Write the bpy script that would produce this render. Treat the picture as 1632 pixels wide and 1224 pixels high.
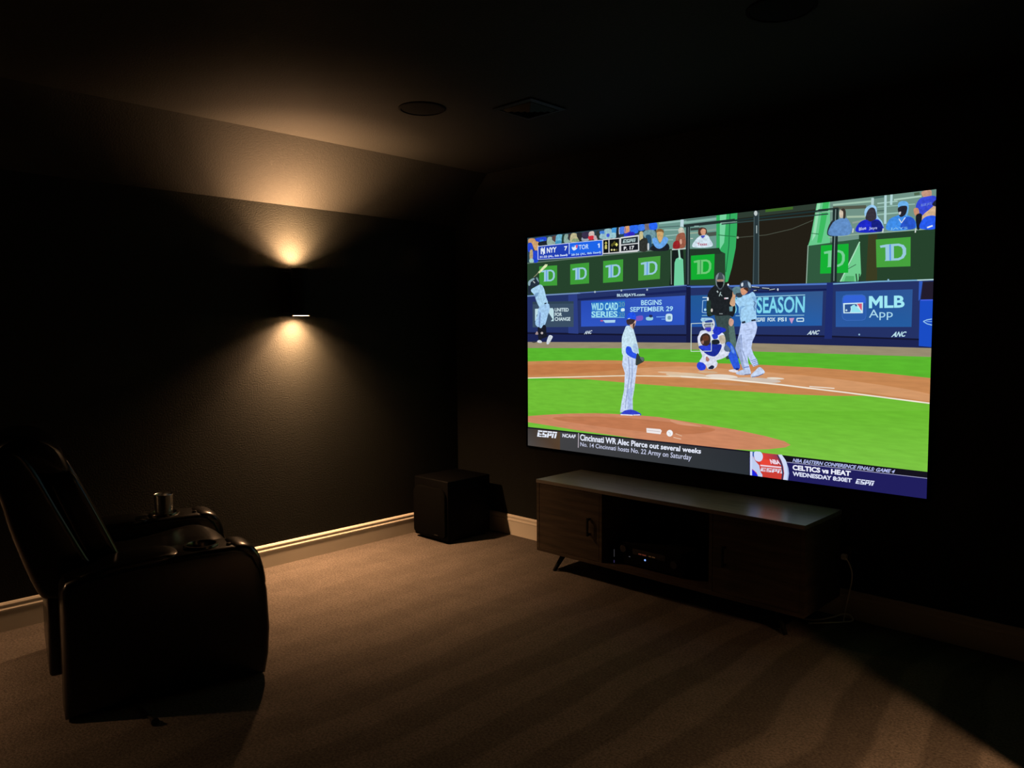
import bpy, bmesh, math, random
from mathutils import Vector, Matrix
from mathutils.geometry import tessellate_polygon

# ------------------------------------------------------------------ scene, camera, world, exposure
for o in list(bpy.data.objects):
    bpy.data.objects.remove(o, do_unlink=True)
scene = bpy.context.scene
C = scene.collection
random.seed(4)

cam_data = bpy.data.cameras.new('camera')
cam = bpy.data.objects.new('camera', cam_data)
C.objects.link(cam)
cam_data.sensor_fit = 'HORIZONTAL'
cam_data.sensor_width = 36.0
cam_data.lens = 36.0 * 1230.7 / 1632.0
cam_data.clip_start = 0.05
RX = Vector((0.72006839, 0.69388322, -0.00525248))      # camera right
RD = Vector((0.04354464, -0.05273986, -0.99765844))     # camera down
RF = Vector((-0.69253547, 0.71815360, -0.06819121))     # camera forward
m = Matrix.Identity(4)
for i in range(3):
    m[i][0] = RX[i]; m[i][1] = -RD[i]; m[i][2] = -RF[i]
m[0][3], m[1][3], m[2][3] = 4.552, -4.095, 1.516
cam.matrix_world = m
scene.camera = cam

world = bpy.data.worlds.new('night'); scene.world = world
world.use_nodes = True
world.node_tree.nodes['Background'].inputs[0].default_value = (0.0, 0.0, 0.0, 1)
world.node_tree.nodes['Background'].inputs[1].default_value = 0.0

vs = scene.view_settings
vs.view_transform = 'Standard'; vs.look = 'None'; vs.gamma = 1.0; vs.use_curve_mapping = False
vs.exposure = 0.0
LAMP_W = 72.0              # each end of a wall sconce
LAMP_COL = (1.0, 0.54, 0.265)
SCREEN_GAIN = 1.0

# ------------------------------------------------------------------ helpers
def lin(c):
    out = []
    for v in c:
        v = v / 255.0
        out.append(v / 12.92 if v <= 0.04045 else ((v + 0.055) / 1.055) ** 2.4)
    return out

def mat(name, col, rough=0.6, metal=0.0, spec=0.5, bump=None, vary=None, coat=0.0):
    """col linear rgb; bump=(scale, strength, distance); vary=(scale, amount, stretch vec)"""
    mt = bpy.data.materials.new(name); mt.use_nodes = True
    nt = mt.node_tree; b = nt.nodes['Principled BSDF']
    b.inputs['Base Color'].default_value = (*col, 1)
    b.inputs['Roughness'].default_value = rough
    b.inputs['Metallic'].default_value = metal
    b.inputs['Specular IOR Level'].default_value = spec
    b.inputs['Coat Weight'].default_value = coat
    tc = nt.nodes.new('ShaderNodeTexCoord')
    if vary:
        mp = nt.nodes.new('ShaderNodeMapping'); mp.inputs['Scale'].default_value = vary[2]
        nz = nt.nodes.new('ShaderNodeTexNoise'); nz.inputs['Scale'].default_value = vary[0]
        nz.inputs['Detail'].default_value = 5
        mr = nt.nodes.new('ShaderNodeMapRange')
        mr.inputs['From Min'].default_value = 0.3; mr.inputs['From Max'].default_value = 0.7
        mr.inputs['To Min'].default_value = 1 - vary[1]; mr.inputs['To Max'].default_value = 1 + vary[1]
        mx = nt.nodes.new('ShaderNodeMix'); mx.data_type = 'RGBA'; mx.blend_type = 'MULTIPLY'
        mx.inputs[0].default_value = 1.0; mx.inputs[6].default_value = (*col, 1)
        nt.links.new(tc.outputs['Object'], mp.inputs[0]); nt.links.new(mp.outputs[0], nz.inputs['Vector'])
        nt.links.new(nz.outputs[0], mr.inputs[0]); nt.links.new(mr.outputs[0], mx.inputs[7])
        nt.links.new(mx.outputs[2], b.inputs['Base Color'])
    if bump:
        n2 = nt.nodes.new('ShaderNodeTexNoise'); n2.inputs['Scale'].default_value = bump[0]
        n2.inputs['Detail'].default_value = 3
        bp = nt.nodes.new('ShaderNodeBump'); bp.inputs['Strength'].default_value = bump[1]
        bp.inputs['Distance'].default_value = bump[2]
        nt.links.new(tc.outputs['Object'], n2.inputs['Vector'])
        nt.links.new(n2.outputs[0], bp.inputs['Height'])
        nt.links.new(bp.outputs[0], b.inputs['Normal'])
    return mt

def emit(name, col, strength):
    mt = bpy.data.materials.new(name); mt.use_nodes = True
    nt = mt.node_tree; b = nt.nodes['Principled BSDF']
    b.inputs['Base Color'].default_value = (0.02, 0.02, 0.02, 1)
    b.inputs['Emission Color'].default_value = (*col, 1)
    b.inputs['Emission Strength'].default_value = strength
    return mt

def sp2(pts, n=4):
    out = []; N = len(pts)
    for i in range(N):
        a, b, c, d = pts[i - 1], pts[i], pts[(i + 1) % N], pts[(i + 2) % N]
        for k in range(n):
            t = k / n
            out.append(tuple(0.5 * (2 * b[j] + (c[j] - a[j]) * t + (2 * a[j] - 5 * b[j] + 4 * c[j] - d[j]) * t * t + (3 * b[j] - a[j] - 3 * c[j] + d[j]) * t ** 3) for j in (0, 1)))
    return out

class MB:
    """collects shapes, build() links them as ONE mesh object"""
    def __init__(self):
        self.bm = bmesh.new()
    def box(self, lo, hi, bevel=0.0, seg=2):
        r = bmesh.ops.create_cube(self.bm, size=1.0)
        vs_ = r['verts']
        for v in vs_:
            v.co = Vector([lo[i] + (v.co[i] + 0.5) * (hi[i] - lo[i]) for i in range(3)])
        if bevel > 0:
            es = list({e for v in vs_ for e in v.link_edges})
            bmesh.ops.bevel(self.bm, geom=es, offset=bevel, segments=seg, affect='EDGES', profile=0.5)
        return self
    def prism(self, prof, a0, a1, axis='x', bevel=0.0, seg=3):
        """prof 2D polygon in the plane across the axis, extruded from a0 to a1"""
        def P(p, a):
            return {'x': (a, p[0], p[1]), 'y': (p[0], a, p[1]), 'z': (p[0], p[1], a)}[axis]
        v0 = [self.bm.verts.new(P(p, a0)) for p in prof]
        v1 = [self.bm.verts.new(P(p, a1)) for p in prof]
        fs = [self.bm.faces.new(v0), self.bm.faces.new(list(reversed(v1)))]
        n = len(prof)
        caps = list(fs)
        for i in range(n):
            fs.append(self.bm.faces.new((v0[(i + 1) % n], v0[i], v1[i], v1[(i + 1) % n])))
        bmesh.ops.recalc_face_normals(self.bm, faces=fs)
        if bevel > 0:
            es = list({e for f in caps for e in f.edges})
            bmesh.ops.bevel(self.bm, geom=es, offset=bevel, segments=seg, affect='EDGES', profile=0.5, clamp_overlap=True)
        return self
    def pillow(self, prof, x0, x1, n=14, power=4.0):
        """upholstered pad: the profile shrinks towards both ends so that the pad is crowned"""
        cx = sum(p[0] for p in prof) / len(prof); cz = sum(p[1] for p in prof) / len(prof)
        rings = []
        for i in range(n + 1):
            t = -math.cos(math.pi * i / n)
            k = max(1 - abs(t) ** power, 0.0) ** (1.0 / power)
            k = 0.45 + 0.55 * k
            x = (x0 + x1) / 2 + (x1 - x0) / 2 * t
            rings.append([self.bm.verts.new((x, cx + (p[0] - cx) * k, cz + (p[1] - cz) * k)) for p in prof])
        fs = [self.bm.faces.new(rings[0]), self.bm.faces.new(rings[-1])]
        m_ = len(prof)
        for a, b in zip(rings, rings[1:]):
            for k in range(m_):
                fs.append(self.bm.faces.new((a[k], a[(k + 1) % m_], b[(k + 1) % m_], b[k])))
        bmesh.ops.recalc_face_normals(self.bm, faces=fs)
        return self
    def lathe(self, prof, center=(0, 0, 0), seg=32, axis='z', cap=True):
        """prof list of (r, h)"""
        cx, cy, cz = center
        rings = []
        for r, h in prof:
            ring = []
            for k in range(seg):
                a = 2 * math.pi * k / seg
                u, w = r * math.cos(a), r * math.sin(a)
                p = {'z': (cx + u, cy + w, cz + h), 'y': (cx + u, cy + h, cz + w), 'x': (cx + h, cy + u, cz + w)}[axis]
                ring.append(self.bm.verts.new(p))
            rings.append(ring)
        fs = []
        for a, b in zip(rings, rings[1:]):
            for k in range(seg):
                fs.append(self.bm.faces.new((a[k], a[(k + 1) % seg], b[(k + 1) % seg], b[k])))
        if cap:
            fs.append(self.bm.faces.new(rings[0])); fs.append(self.bm.faces.new(rings[-1]))
        bmesh.ops.recalc_face_normals(self.bm, faces=fs)
        return self
    def tube(self, pts, r, seg=8, r1=None):
        pts = [Vector(p) for p in pts]
        rings = []
        for i, p in enumerate(pts):
            t = (pts[min(i + 1, len(pts) - 1)] - pts[max(i - 1, 0)]).normalized()
            up = Vector((0, 0, 1)) if abs(t.z) < 0.9 else Vector((1, 0, 0))
            a = t.cross(up).normalized(); b = t.cross(a).normalized()
            rr = r if r1 is None else r + (r1 - r) * i / (len(pts) - 1)
            rings.append([self.bm.verts.new(p + a * rr * math.cos(2 * math.pi * k / seg) + b * rr * math.sin(2 * math.pi * k / seg)) for k in range(seg)])
        fs = []
        for a, b in zip(rings, rings[1:]):
            for k in range(seg):
                fs.append(self.bm.faces.new((a[k], a[(k + 1) % seg], b[(k + 1) % seg], b[k])))
        fs.append(self.bm.faces.new(rings[0])); fs.append(self.bm.faces.new(rings[-1]))
        bmesh.ops.recalc_face_normals(self.bm, faces=fs)
        return self
    def build(self, name, material, parent=None, smooth=False):
        me = bpy.data.meshes.new(name); self.bm.to_mesh(me); self.bm.free()
        if smooth:
            me.polygons.foreach_set('use_smooth', [True] * len(me.polygons))
            try:
                me.set_sharp_from_angle(angle=math.radians(38))
            except Exception:
                pass
        me.materials.append(material)
        o = bpy.data.objects.new(name, me); C.objects.link(o)
        if parent: o.parent = parent
        return o

def curve_pts(pts, n=8):
    """Catmull-Rom through 3D points"""
    P = [Vector(p) for p in pts]; P = [P[0]] + P + [P[-1]]
    out = []
    for i in range(1, len(P) - 2):
        for k in range(n):
            t = k / n
            a, b, c, d = P[i - 1], P[i], P[i + 1], P[i + 2]
            out.append(0.5 * ((2 * b) + (c - a) * t + (2 * a - 5 * b + 4 * c - d) * t * t + (3 * b - a - 3 * c + d) * t ** 3))
    out.append(P[-2])
    return out

def tag(o, label=None, cat=None, group=None, kind=None):
    if label: o['label'] = label
    if cat: o['category'] = cat
    if group: o['group'] = group
    if kind: o['kind'] = kind
    return o

def thing(name, label, cat, loc=(0, 0, 0), rz=0.0, group=None):
    o = bpy.data.objects.new(name, None); C.objects.link(o)
    o.empty_display_size = 0.1
    o.location = loc; o.rotation_euler = (0, 0, rz)
    return tag(o, label, cat, group)

def copy_tree(o, parent=None):
    c = o.copy(); C.objects.link(c)
    if parent is not None: c.parent = parent
    for ch in [x for x in bpy.data.objects if x.parent == o]:
        copy_tree(ch, c)
    return c

# ------------------------------------------------------------------ materials
M = {}
M['wall'] = mat('dark_wall_paint', (0.0069, 0.0076, 0.0061), 0.75, spec=0.15, bump=(120, 0.5, 0.004))
M['ceiling'] = mat('dark_ceiling_paint', (0.0104, 0.0106, 0.0092), 0.8, spec=0.1, bump=(120, 0.5, 0.004))
M['trim'] = mat('painted_trim', (0.48, 0.445, 0.375), 0.45, spec=0.3)
M['black_metal'] = mat('black_powder_coat', (0.004, 0.004, 0.004), 0.75, spec=0.15)
M['matte_black'] = mat('matte_black', (0.003, 0.003, 0.003), 0.9, spec=0.05)
M['black_plastic'] = mat('black_plastic', (0.006, 0.006, 0.006), 0.4)
M['leather'] = mat('black_leather', (0.0014, 0.0013, 0.0012), 0.26, spec=0.5, bump=(260, 0.12, 0.001))
M['leather_side'] = M['leather']
M['cloth_black'] = mat('black_grille_cloth', (0.0014, 0.0014, 0.0012), 0.9, spec=0.03, bump=(900, 0.4, 0.001))
M['sub_box'] = mat('black_vinyl_cabinet', (0.0009, 0.0009, 0.0009), 0.6, spec=0.06)
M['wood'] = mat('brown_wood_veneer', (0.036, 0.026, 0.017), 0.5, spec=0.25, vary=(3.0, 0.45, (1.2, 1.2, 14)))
M['wood_top_lit'] = mat('brown_wood_veneer_top_lit', (0.11, 0.098, 0.083), 0.30, spec=0.7, vary=(3.0, 0.35, (1.2, 16, 1.2)))  # lighter than the doors: screen light on the top put into the colour
M['steel'] = mat('brushed_steel', (0.45, 0.45, 0.44), 0.28, metal=1.0)
M['chrome_rim'] = mat('dark_rim', (0.10, 0.09, 0.08), 0.25, metal=1.0)
M['white_plastic'] = mat('white_plastic', (0.80, 0.80, 0.76), 0.5)
M['reflector'] = mat('sconce_reflector', (0.75, 0.72, 0.65), 0.4, metal=0.6)
M['lens'] = emit('sconce_lens', (1.0, 0.75, 0.48), 6.0)
M['led_blue'] = emit('led_blue', (0.25, 0.45, 1.0), 1.1)
M['glint_violet'] = emit('glint_violet', (0.25, 0.20, 0.7), 0.10)
M['led_red'] = emit('led_red', (0.9, 0.18, 0.10), 0.09)
M['led_amber'] = emit('led_amber', (0.8, 0.35, 0.12), 0.05)
M['led_and_glint_white'] = emit('led_and_glint_white', (0.7, 0.7, 0.8), 0.06)

def carpet_material():
    mt = bpy.data.materials.new('beige_carpet'); mt.use_nodes = True
    nt = mt.node_tree; b = nt.nodes['Principled BSDF']
    b.inputs['Roughness'].default_value = 0.95
    b.inputs['Specular IOR Level'].default_value = 0.05
    tc = nt.nodes.new('ShaderNodeTexCoord')
    # vacuum tracks: long bands running towards the screen wall
    nz = nt.nodes.new('ShaderNodeTexNoise'); nz.inputs['Scale'].default_value = 0.9; nz.inputs['Detail'].default_value = 1
    nt.links.new(tc.outputs['Object'], nz.inputs['Vector'])
    sx = nt.nodes.new('ShaderNodeSeparateXYZ'); nt.links.new(tc.outputs['Object'], sx.inputs[0])
    mul = nt.nodes.new('ShaderNodeMath'); mul.operation = 'MULTIPLY_ADD'
    nt.links.new(nz.outputs[0], mul.inputs[0]); mul.inputs[1].default_value = 0.34
    nt.links.new(sx.outputs[0], mul.inputs[2])
    fr = nt.nodes.new('ShaderNodeMath'); fr.operation = 'MULTIPLY'
    nt.links.new(mul.outputs[0], fr.inputs[0]); fr.inputs[1].default_value = 2 * math.pi / 0.31
    sn = nt.nodes.new('ShaderNodeMath'); sn.operation = 'SINE'; nt.links.new(fr.outputs[0], sn.inputs[0])
    band = nt.nodes.new('ShaderNodeMapRange'); band.interpolation_type = 'SMOOTHSTEP'
    band.inputs['From Min'].default_value = -0.35; band.inputs['From Max'].default_value = 0.35
    band.inputs['To Min'].default_value = -1.0; band.inputs['To Max'].default_value = 1.0
    nt.links.new(sn.outputs[0], band.inputs[0])
    # track contrast painted stronger to the right, for nap and light direction
    amp = nt.nodes.new('ShaderNodeMapRange'); amp.inputs['From Min'].default_value = 1.2; amp.inputs['From Max'].default_value = 3.4
    amp.inputs['To Min'].default_value = 0.045; amp.inputs['To Max'].default_value = 0.22
    nt.links.new(sx.outputs[0], amp.inputs[0])
    bm_ = nt.nodes.new('ShaderNodeMath'); bm_.operation = 'MULTIPLY_ADD'; bm_.inputs[2].default_value = 1.0
    nt.links.new(band.outputs[0], bm_.inputs[0]); nt.links.new(amp.outputs[0], bm_.inputs[1])
    band = bm_
    # pile mottling
    n1 = nt.nodes.new('ShaderNodeTexNoise'); n1.inputs['Scale'].default_value = 95; n1.inputs['Detail'].default_value = 4
    n1.inputs['Roughness'].default_value = 0.7
    nt.links.new(tc.outputs['Object'], n1.inputs['Vector'])
    r1 = nt.nodes.new('ShaderNodeMapRange')
    r1.inputs['From Min'].default_value = 0.3; r1.inputs['From Max'].default_value = 0.7
    r1.inputs['To Min'].default_value = 0.5; r1.inputs['To Max'].default_value = 1.5
    nt.links.new(n1.outputs[0], r1.inputs[0])
    n3 = nt.nodes.new('ShaderNodeTexNoise'); n3.inputs['Scale'].default_value = 9; n3.inputs['Detail'].default_value = 3
    nt.links.new(tc.outputs['Object'], n3.inputs['Vector'])
    r3 = nt.nodes.new('ShaderNodeMapRange')
    r3.inputs['From Min'].default_value = 0.3; r3.inputs['From Max'].default_value = 0.7
    r3.inputs['To Min'].default_value = 0.92; r3.inputs['To Max'].default_value = 1.08
    nt.links.new(n3.outputs[0], r3.inputs[0])
    p1 = nt.nodes.new('ShaderNodeMath'); p1.operation = 'MULTIPLY'
    nt.links.new(band.outputs[0], p1.inputs[0]); nt.links.new(r1.outputs[0], p1.inputs[1])
    p2 = nt.nodes.new('ShaderNodeMath'); p2.operation = 'MULTIPLY'
    nt.links.new(p1.outputs[0], p2.inputs[0]); nt.links.new(r3.outputs[0], p2.inputs[1])
    mx = nt.nodes.new('ShaderNodeMix'); mx.data_type = 'RGBA'; mx.blend_type = 'MULTIPLY'
    mx.inputs[0].default_value = 1.0; mx.inputs[6].default_value = (0.088, 0.076, 0.065, 1)
    nt.links.new(p2.outputs[0], mx.inputs[7]); nt.links.new(mx.outputs[2], b.inputs['Base Color'])
    bp = nt.nodes.new('ShaderNodeBump'); bp.inputs['Strength'].default_value = 0.8; bp.inputs['Distance'].default_value = 0.008
    nt.links.new(n1.outputs[0], bp.inputs['Height']); nt.links.new(bp.outputs[0], b.inputs['Normal'])
    return mt
M['carpet'] = carpet_material()

# ------------------------------------------------------------------ the room
XR, YB, ZC = 5.2, -6.6, 2.69            # right wall, rear wall, ceiling height
ZK, XK = 2.335, 0.353                   # knee of the sloping ceiling: wall top, slope end
JX, JY = 4.60, -1.427                   # unseen jog added to cast the straight shadow edge on the floor
T = 0.12

def struct(name, mb, m_, parent=None, **k):
    o = mb.build(name, m_, parent, **k)
    if parent is None: o['kind'] = 'structure'
    return o

struct('floor', MB().box((-T, YB - T, -0.1), (XR + T, T, 0.0)), M['carpet'])
struct('wall_left', MB().box((-T, YB, 0), (0, 0, ZK)), M['wall'])
struct('wall_back', MB().prism([(0, 0), (JX, 0), (JX, ZC), (XK, ZC), (0, ZK)], 0.0, T, 'y'), M['wall'])
struct('wall_rear', MB().prism([(0, 0), (XR, 0), (XR, ZC), (XK, ZC), (0, ZK)], YB - T, YB, 'y'), M['wall'])
struct('wall_right', MB().box((XR, YB, 0), (XR + T, JY, ZC)), M['wall'])
struct('wall_jog_added', MB().box((JX, JY, 0), (XR, 0, ZC)), M['wall'])  # added out of view to block part of the right sconce's light
struct('ceiling', MB().box((XK, YB, ZC), (XR + T, T, ZC + 0.1)), M['ceiling'])
struct('ceiling_slope', MB().prism([(0, ZK), (XK, ZC), (XK, ZC + 0.1), (-T, ZC + 0.1), (-T, ZK)], YB, T, 'y'), M['ceiling'])

BH = 0.149
bprof = [(0, 0), (0.015, 0), (0.015, BH - 0.046), (0.0165, BH - 0.043), (0.0165, BH - 0.036), (0.012, BH - 0.031),
         (0.0105, BH - 0.022), (0.012, BH - 0.017), (0.012, BH - 0.012), (0.006, BH - 0.003), (0.0, BH)]
struct('baseboard_left', MB().prism(bprof, YB, 0, 'y'), M['trim'])
struct('baseboard_back', MB().prism([(-p, q) for p, q in bprof], 0.015, JX, 'x'), M['trim'])
struct('baseboard_right', MB().prism([(XR - p, q) for p, q in bprof], YB, JY, 'y'), M['trim'])
struct('baseboard_jog_added', MB().prism([(JX - p, q) for p, q in bprof], JY, -0.0165, 'y'), M['trim'])  # trim of the added jog

# ------------------------------------------------------------------ wall sconces: up and down light
def make_sconce(label, loc, rz):
    """local +x points into the room, wall at x = 0"""
    s = thing('wall_sconce', label, 'wall lamp', loc, rz, 'up and down wall sconces')
    MB().box((0.0, -0.075, -0.135), (0.022, 0.055, 0.135), 0.004).build('back_plate', M['black_metal'], s)
    MB().box((0.02, -0.02, -0.03), (0.055, 0.02, 0.03), 0.003).build('arm', M['black_metal'], s)
    R_, h = 0.055, 0.152
    c = (0.10, 0, 0)
    # outer shell, closed as a ring at both ends
    MB().lathe([(R_ - 0.004, -h), (R_, -h + 0.002), (R_, h - 0.002), (R_ - 0.004, h)], c, 40, cap=False).build('cylinder_body', M['black_metal'], s, True)
    for sg in (-1, 1):
        rim = MB().lathe([(R_ - 0.004, sg * h), (R_ - 0.006, sg * (h - 0.004)), (0.040, sg * (h - 0.034)), (0.0, sg * (h - 0.034))], c, 40, cap=False)
        rf = rim.build('reflector', M['reflector'], s, True)
        MB().lathe([(0.030, sg * (h - 0.033)), (0.029, sg * (h - 0.0318)), (0.0005, sg * (h - 0.0312))], c, 32, cap=False).build('lens', M['lens'], rf, True)
        for part, spread in ((0.40, 100), (0.60, 146)):          # focused core and wide spill of the lens
            ld = bpy.data.lights.new('sconce_lamp', 'AREA'); ld.shape = 'DISK'; ld.size = 0.056
            ld.energy = LAMP_W * part; ld.color = LAMP_COL; ld.spread = math.radians(spread)
            lo = bpy.data.objects.new('lamp', ld); C.objects.link(lo); lo.parent = s
            lo.location = (c[0], c[1], sg * (h - 0.0305 + 0.0003 * (spread == 146)))
            lo.rotation_euler = (0, 0 if sg < 0 else math.pi, 0)
    return s

make_sconce('black cylinder wall sconce lighting the dark left wall up and down', (0, -1.437, 1.775), 0)
make_sconce('black cylinder wall sconce on the right wall past the added jog', (XR, -1.756, 1.775), math.pi)
make_sconce('black cylinder wall sconce on the left wall behind the recliner', (0, -4.75, 1.775), 0)

# ------------------------------------------------------------------ ceiling fittings
def make_speaker(label, x, y):
    s = thing('ceiling_speaker', label, 'speaker', (x, y, ZC), 0, 'round in-ceiling speakers')
    MB().lathe([(0.125, 0), (0.125, -0.004), (0.118, -0.008), (0.112, -0.008), (0.110, -0.003), (0.110, 0)], (0, 0, 0), 48, cap=False).build('bezel', M['matte_black'], s, True)
    MB().lathe([(0.111, -0.002), (0.111, -0.004), (0.06, -0.006), (0.0005, -0.0065)], (0, 0, 0), 48, cap=False).build('grille', M['matte_black'], s, True)
    return s
make_speaker('dark round ceiling speaker to the left of the square vent', 1.33, -1.425)
make_speaker('dark round ceiling speaker at the upper edge, above the projected picture', 3.245, -1.31)

v = thing('ceiling_vent', 'dark square ceiling air vent with stepped louvres', 'vent', (1.735, -1.03, ZC))
def sq_ring(a, b, z0, z1):
    mb = MB(); bm = mb.bm
    o_ = [bm.verts.new((sx * a, sy * a, z0)) for sx, sy in ((-1, -1), (1, -1), (1, 1), (-1, 1))]
    i_ = [bm.verts.new((sx * b, sy * b, z1)) for sx, sy in ((-1, -1), (1, -1), (1, 1), (-1, 1))]
    o2 = [bm.verts.new((sx * a, sy * a, z0 + 0.003)) for sx, sy in ((-1, -1), (1, -1), (1, 1), (-1, 1))]
    i2 = [bm.verts.new((sx * b, sy * b, z1 + 0.003)) for sx, sy in ((-1, -1), (1, -1), (1, 1), (-1, 1))]
    for k in range(4):
        j = (k + 1) % 4
        bm.faces.new((o_[k], o_[j], i_[j], i_[k])); bm.faces.new((o2[k], i2[k], i2[j], o2[j]))
        bm.faces.new((o_[k], o2[k], o2[j], o_[j])); bm.faces.new((i_[k], i_[j], i2[j], i2[k]))
    bmesh.ops.recalc_face_normals(bm, faces=bm.faces[:])
    return mb
M['vent'] = mat('dark_vent_enamel', (0.006, 0.0065, 0.006), 0.6, spec=0.15)
MB().box((-0.118, -0.118, -0.0015), (0.118, 0.118, -0.0005)).build('duct_opening', mat('duct_black', (0.001, 0.001, 0.001), 0.9), v)
sq_ring(0.138, 0.112, -0.008, -0.012).build('frame', M['vent'], v)
for k in range(4):
    a = 0.098 - 0.024 * k
    sq_ring(a, a - 0.016, -0.009, -0.024).build('louvre', M['vent'], v)

# ------------------------------------------------------------------ media console under the screen
sx0, sx1, syf, syb, sz0, sz1 = 1.297, 3.033, -0.50, -0.05, 0.122, 0.580
s = thing('media_console', 'low brown wooden media console with two doors below the bright screen', 'tv stand', ((sx0 + sx1) / 2, (syf + syb) / 2, 0))
ox, oy = s.location.x, s.location.y
def L(x, y, z): return (x - ox, y - oy, z)
th = 0.022
MB().box(L(sx0, syf - 0.004, sz1 - th), L(sx1, syb, sz1), 0.0015).build('top_panel', M['wood_top_lit'], s)
MB().box(L(sx0, syf, sz0), L(sx0 + th, syb, sz1 - th), 0.001).build('side_panel', M['wood'], s)
MB().box(L(sx1 - th, syf, sz0), L(sx1, syb, sz1 - th), 0.001).build('side_panel', M['wood'], s)
MB().box(L(sx0 + th, syf, sz0), L(sx1 - th, syb, sz0 + th), 0.001).build('bottom_panel', M['wood'], s)
MB().box(L(1.795, syf, sz0 + th), L(1.815, syb, sz1 - th), 0.001).build('divider', M['wood'], s)
MB().box(L(2.520, syf, sz0 + th), L(2.540, syb, sz1 - th), 0.001).build('divider', M['wood'], s)
MB().box(L(sx0 + th, syb - 0.006, sz0 + th), L(sx1 - th, syb, sz1 - th)).build('back_panel', mat('dark_backboard', (0.01, 0.008, 0.006), 0.8), s)
for (a, b, hx) in ((sx0 + th + 0.002, 1.793, 1.724), (2.542, sx1 - th - 0.002, 2.612)):
    d = MB().box(L(a, syf + 0.001, sz0 + th + 0.002), L(b, syf + 0.019, sz1 - th - 0.002), 0.001).build('door', M['wood'], s)
    hb = MB()
    hb.box(L(hx - 0.006, syf - 0.028, 0.292), L(hx + 0.006, syf - 0.018, 0.403), 0.002)
    hb.box(L(hx - 0.005, syf - 0.020, 0.296), L(hx + 0.005, syf + 0.002, 0.308))
    hb.box(L(hx - 0.005, syf - 0.020, 0.387), L(hx + 0.005, syf + 0.002, 0.399))
    hb.build('handle', M['black_metal'], d)
for fx, tx in ((1.405, 1.470), (2.925, 2.860)):
    for fy, ty in ((-0.455, -0.425), (-0.095, -0.125)):
        MB().tube([L(fx, fy, 0.0), L(tx, ty, sz0 + 0.002)], 0.011, 16, 0.017).build('leg', M['black_metal'], s, True)

# receiver and small upright box in the open bay
zb = sz0 + th
r = thing('av_receiver', 'black audio receiver with a blue light in the open bay of the console', 'receiver', (2.11, -0.285, zb))
body = MB().box((-0.205, -0.14, 0.012), (0.205, 0.15, 0.135), 0.004).build('case', M['black_plastic'], r)
MB().box((-0.207, -0.150, 0.010), (0.207, -0.138, 0.137), 0.003).build('front_panel', M['sub_box'], r)
MB().box((-0.12, -0.1515, 0.076), (0.10, -0.149, 0.110), 0.001).build('display', mat('display_glass', (0.002, 0.002, 0.002), 0.15), r)
for i, (x, w, mm) in enumerate(((-0.078, 0.020, 'led_red'), (-0.052, 0.026, 'led_red'), (-0.008, 0.016, 'led_amber'), (0.014, 0.020, 'led_amber'))):
    MB().box((x, -0.1528, 0.082), (x + w, -0.1512, 0.088)).build('display_digits', M[mm], r)
MB().lathe([(0.0055, 0), (0.0055, -0.003), (0.001, -0.0045)], (-0.033, -0.1495, 0.057), 12, 'y').build('power_light', M['led_blue'], r)
MB().box((-0.146, -0.1518, 0.054), (-0.136, -0.1498, 0.058)).build('light_spot', M['led_and_glint_white'], r)
for x in (-0.178, 0.165):
    k = MB().lathe([(0.022, 0), (0.022, -0.014), (0.020, -0.018), (0.001, -0.018)], (x, -0.149, 0.100 if x < 0 else 0.072), 28, 'y').build('knob', M['black_plastic'], r, True)
for x in (-0.17, 0.17):
    for y in (-0.11, 0.12):
        MB().lathe([(0.018, 0), (0.018, 0.013)], (x, y, 0), 16).build('foot', M['black_plastic'], r)
g = thing('streaming_box', 'small black upright box with violet glint left of the receiver', 'electronics', (1.862, -0.395, zb))
g.location = (1.872, -0.440, zb)
MB().box((-0.014, -0.014, 0.0), (0.0145, 0.10, 0.105), 0.004).build('case', M['sub_box'], g)
MB().box((-0.003, -0.0152, 0.004), (0.003, -0.0135, 0.020), 0.0005).build('light_spot', M['glint_violet'], g)  # glowing patch stands for the violet end of the glint
MB().box((-0.0015, -0.0150, 0.040), (0.0015, -0.0135, 0.085), 0.0004).build('glint_strip', M['led_and_glint_white'], g)  # glowing strip stands for the upright glint on the case

# ------------------------------------------------------------------ subwoofer in the corner
w = thing('subwoofer', 'black boxy subwoofer with rounded grille in the corner beside the console', 'subwoofer', (0.278, -0.315, 0))
MB().box((-0.187, -0.205, 0.018), (0.187, 0.215, 0.452), 0.008, 3).build('cabinet', M['sub_box'], w, True)
gp = []
for cx_, cz_, a0 in ((0.110, 0.330, 0), (-0.110, 0.330, 90), (-0.148, 0.068, 180), (0.148, 0.068, 270)):
    rr = 0.065 if a0 < 180 else 0.027
    for k in range(9):
        a = math.radians(a0 + 90 * k / 8)
        gp.append((cx_ + rr * math.cos(a), cz_ + rr * math.sin(a)))
MB().prism(gp, -0.226, -0.203, 'y', 0.006, 2).build('grille', M['cloth_black'], w, True)
MB().box((0.06, -0.2285, 0.052), (0.10, -0.2255, 0.058)).build('badge', M['black_plastic'], w)
for x in (-0.15, 0.15):
    for y in (-0.16, 0.17):
        MB().lathe([(0.018, 0), (0.022, 0.02)], (x, y, 0), 16).build('foot', M['black_plastic'], w)

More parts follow.
